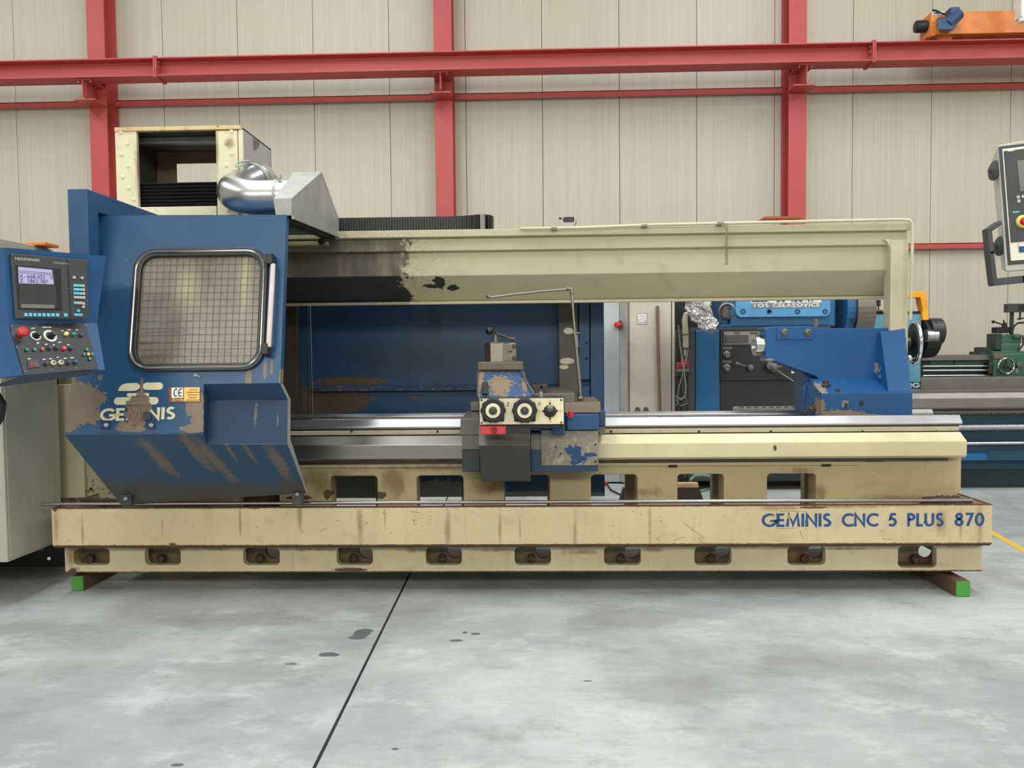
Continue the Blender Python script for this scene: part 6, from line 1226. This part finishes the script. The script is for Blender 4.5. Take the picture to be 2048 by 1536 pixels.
ob('post', MB().box(P(2043, 10, 10.1).x, P(2060, 10, 10.1).x, 10.1, 10.25, P(2047, 33, 10.1).z, CEIL-.002), m_white, wp, .01)
ob('cap', MB().cyl(P(2047, 44, 10.15), P(2047, 34, 10.15), .055, n=16), m_white, wp, .005)
# --- hanging pendant of the next machine, right edge
PN = thing('operator_console', 'grey tilted control panel with red stop button hanging at the right edge', 'control panel', P(2060, 560, 3.9))
Yp = 3.9
def q4(pts, Y, par, name, m, th, bev=.003, lab_=None):
    a_ = [P(x_, y_, Y) for x_, y_ in pts]; a_ = [Vector((p_.x, Y, p_.z)) for p_ in a_]; o_ = ob(name, MB().prism(a_, [p_+Vector((0, th, 0)) for p_ in a_]), m, par, bev); return o_
m_pg = dirty('panel_grey', srgb(188, 188, 178), srgb(130, 130, 122), .45, amt=.3)
sb = MB(); A_ = [P(1996, 289, Yp), P(2011, 544, Yp), P(2150, 535, Yp), P(2150, 262, Yp)]; Bk = [P(1982, 322, Yp+.16), P(2003, 540, Yp+.16), P(2150, 535, Yp+.16), P(2150, 285, Yp+.16)]
shell = ob('shell', sb.prism(A_, Bk), m_pg, PN, .008)
fr_ = q4([(1998, 293), (2017, 530), (2150, 518), (2150, 274)], Yp-.006, shell, 'gasket', m_dkgrey, .006)
cr_ = q4([(2005, 298), (2022, 522), (2150, 512), (2150, 280)], Yp-.012, shell, 'front_plate', simple('panel_ivory', srgb(232, 230, 208), .4), .006)
bl_p = q4([(2008, 302), (2022, 485), (2150, 474), (2150, 285)], Yp-.016, shell, 'display_area', m_dkgrey, .004)
q4([(2034, 321), (2040, 383), (2150, 376), (2150, 312)], Yp-.019, bl_p, 'display', simple('lcd_grey', srgb(104, 106, 106), .3), .003)
for x_, y_ in ((2037, 394), (2047, 393), (2038, 402)): q4([(x_-3, y_-3), (x_-3, y_+3), (x_+3, y_+3), (x_+3, y_-3)], Yp-.022, bl_p, 'key', m_kg, .006, .001)
q4([(2026, 423), (2026, 426), (2039, 424.5), (2039, 422)], Yp-.018, bl_p, 'print_mark', m_kb, .002, 0); q4([(2016, 301), (2016, 303), (2029, 301.5), (2029, 300)], Yp-.018, bl_p, 'print_mark', m_white, .002, 0)
ob('yellow_collar', MB().spin(P(2045, 443, Yp-.016), (0, -1, 0), [(0, .032), (.012, .03), (.014, .018)], 24), m_yel, bl_p, smooth=True); ob('stop_button', MB().spin(P(2046, 443, Yp-.028), (0, -1, 0), [(0, .016), (.012, .02), (.024, .016), (.026, 0)], 20), m_red, bl_p, smooth=True)
q4([(2038, 487), (2039, 505), (2060, 503), (2060, 485)], Yp-.016, shell, 'blue_label', m_letter, .004, 0); q4([(2037, 486), (2037.5, 493), (2060, 491), (2060, 484)], Yp-.0175, shell, 'white_label', m_white, .0015, 0)
for ys, xo in (((322, 360), 1988), ((474, 510), 1999)):
    ob('side_knob', MB().spin(P(xo+2, sum(ys)/2, Yp+.06), (-1, 0, .05), [(0, .05), (.008, .048), (.022, .012), (.03, .012), (.031, 0)], 20), m_dkgrey, shell, smooth=True)
ha_ = MB(); hp = [(2001, 446), (1980, 460), (1984, 505), (1991, 564), (2048, 558), (2150, 550)]
for k in range(5):
    a_, b_ = Vector(P(*hp[k], Yp-.03)), Vector(P(*hp[k+1], Yp-.03)); d_ = (b_-a_).normalized(); n_ = Vector((-d_.z, 0, d_.x))*.011; a_ -= d_*.008; b_ += d_*.008
    if k >= 3: n_ = n_*1.6
    ha_.prism([a_-n_, b_-n_, b_+n_, a_+n_], [p_+Vector((0, .05, 0)) for p_ in (a_-n_, b_-n_, b_+n_, a_+n_)])
lab(ob('handle', ha_, m_dkgrey, shell, .003), 'dark bent handle bar')
ob('hanger', MB().box(P(2100, 200, Yp).x, P(2100, 200, Yp).x+.06, Yp+.04, Yp+.1, P(2100, 290, Yp).z, CEIL-.003), m_grey, PN)
# --- lettering on the chip tray
yb = YT-.0015
def tl_(s, x0, x1, y0, hpx): return lt(s, x0, y0, x1, hpx, yb, m_tlet, tr, .185, .11)
m_tlet = dirty('tray_lettering', srgb(26, 76, 134), srgb(90, 80, 80), .45, 0, srgb(176, 140, 110), [(P(1545, 1035, YT), (.03, .1, .02)), (P(1575, 1033, YT), (.04, .1, .015))], amt=.3, speck=.77, csc=60)
tl_('GEMINIS', 1524, 1662, 1053.5, 26); tl_('CNC', 1684, 1755, 1053, 26); tl_('5', 1777, 1793, 1052.6, 26); tl_('PLUS', 1815, 1887, 1052.6, 26); tl_('870', 1910, 1969, 1052, 26)
scr = MB(); rr = random.Random(11)
for (x0_, y0_, x1_, y1_) in ((1553, 1020, 1553, 1058), (1558, 1023, 1612, 1023), (1556, 1057, 1592, 1057), (1611, 1040, 1611, 1061), (1368, 1046, 1410, 1078), (1348, 1081, 1370, 1073), (1313, 1077, 1322, 1084), (822, 1040, 828, 1040), (828, 1040, 828, 1052), (640, 1063, 655, 1056), (716, 1050, 720, 1059), (604, 1058, 606, 1069), (700, 1038, 702, 1042), (674, 1042, 680, 1041), (820, 1023, 840, 1025), (1600, 1062, 1608, 1083), (1765, 1078, 1790, 1079), (324, 1040, 325, 1075)):
    a_, b_ = P(x0_, y0_, yb), P(x1_, y1_, yb); d_ = (b_-a_); d_.y = 0; d_.normalize(); n_ = Vector((-d_.z, 0, d_.x))*.0011
    q_ = [a_-n_, b_-n_*.4, b_+n_*.4, a_+n_]; q_ = [Vector((p_.x, YT-.0006, p_.z)) for p_ in q_]; scr.prism(q_, [p_+Vector((0, .0005, 0)) for p_ in q_])
for k in range(70):
    px_, py_ = rr.choice([(rr.uniform(590, 900), rr.uniform(1015, 1080)), (rr.uniform(1200, 1500), rr.uniform(1015, 1080)), (rr.uniform(110, 1970), rr.uniform(1014, 1090))]); a_ = P(px_, py_, yb); L_ = rr.uniform(.003, .014); an = rr.uniform(0, math.pi); d_ = Vector((math.cos(an), 0, math.sin(an)))*L_; n_ = Vector((-math.sin(an), 0, math.cos(an)))*rr.uniform(.0008, .002)
    q_ = [a_-n_, a_+d_-n_*.3, a_+d_+n_*.3, a_+n_]; q_ = [Vector((p_.x, YT-.0006, p_.z)) for p_ in q_]; scr.prism(q_, [p_+Vector((0, .0005, 0)) for p_ in q_])
lab(ob('scratches', scr, simple('scratch_brown', srgb(112, 70, 50), .7), tr), 'dark scratches and chipped spots')
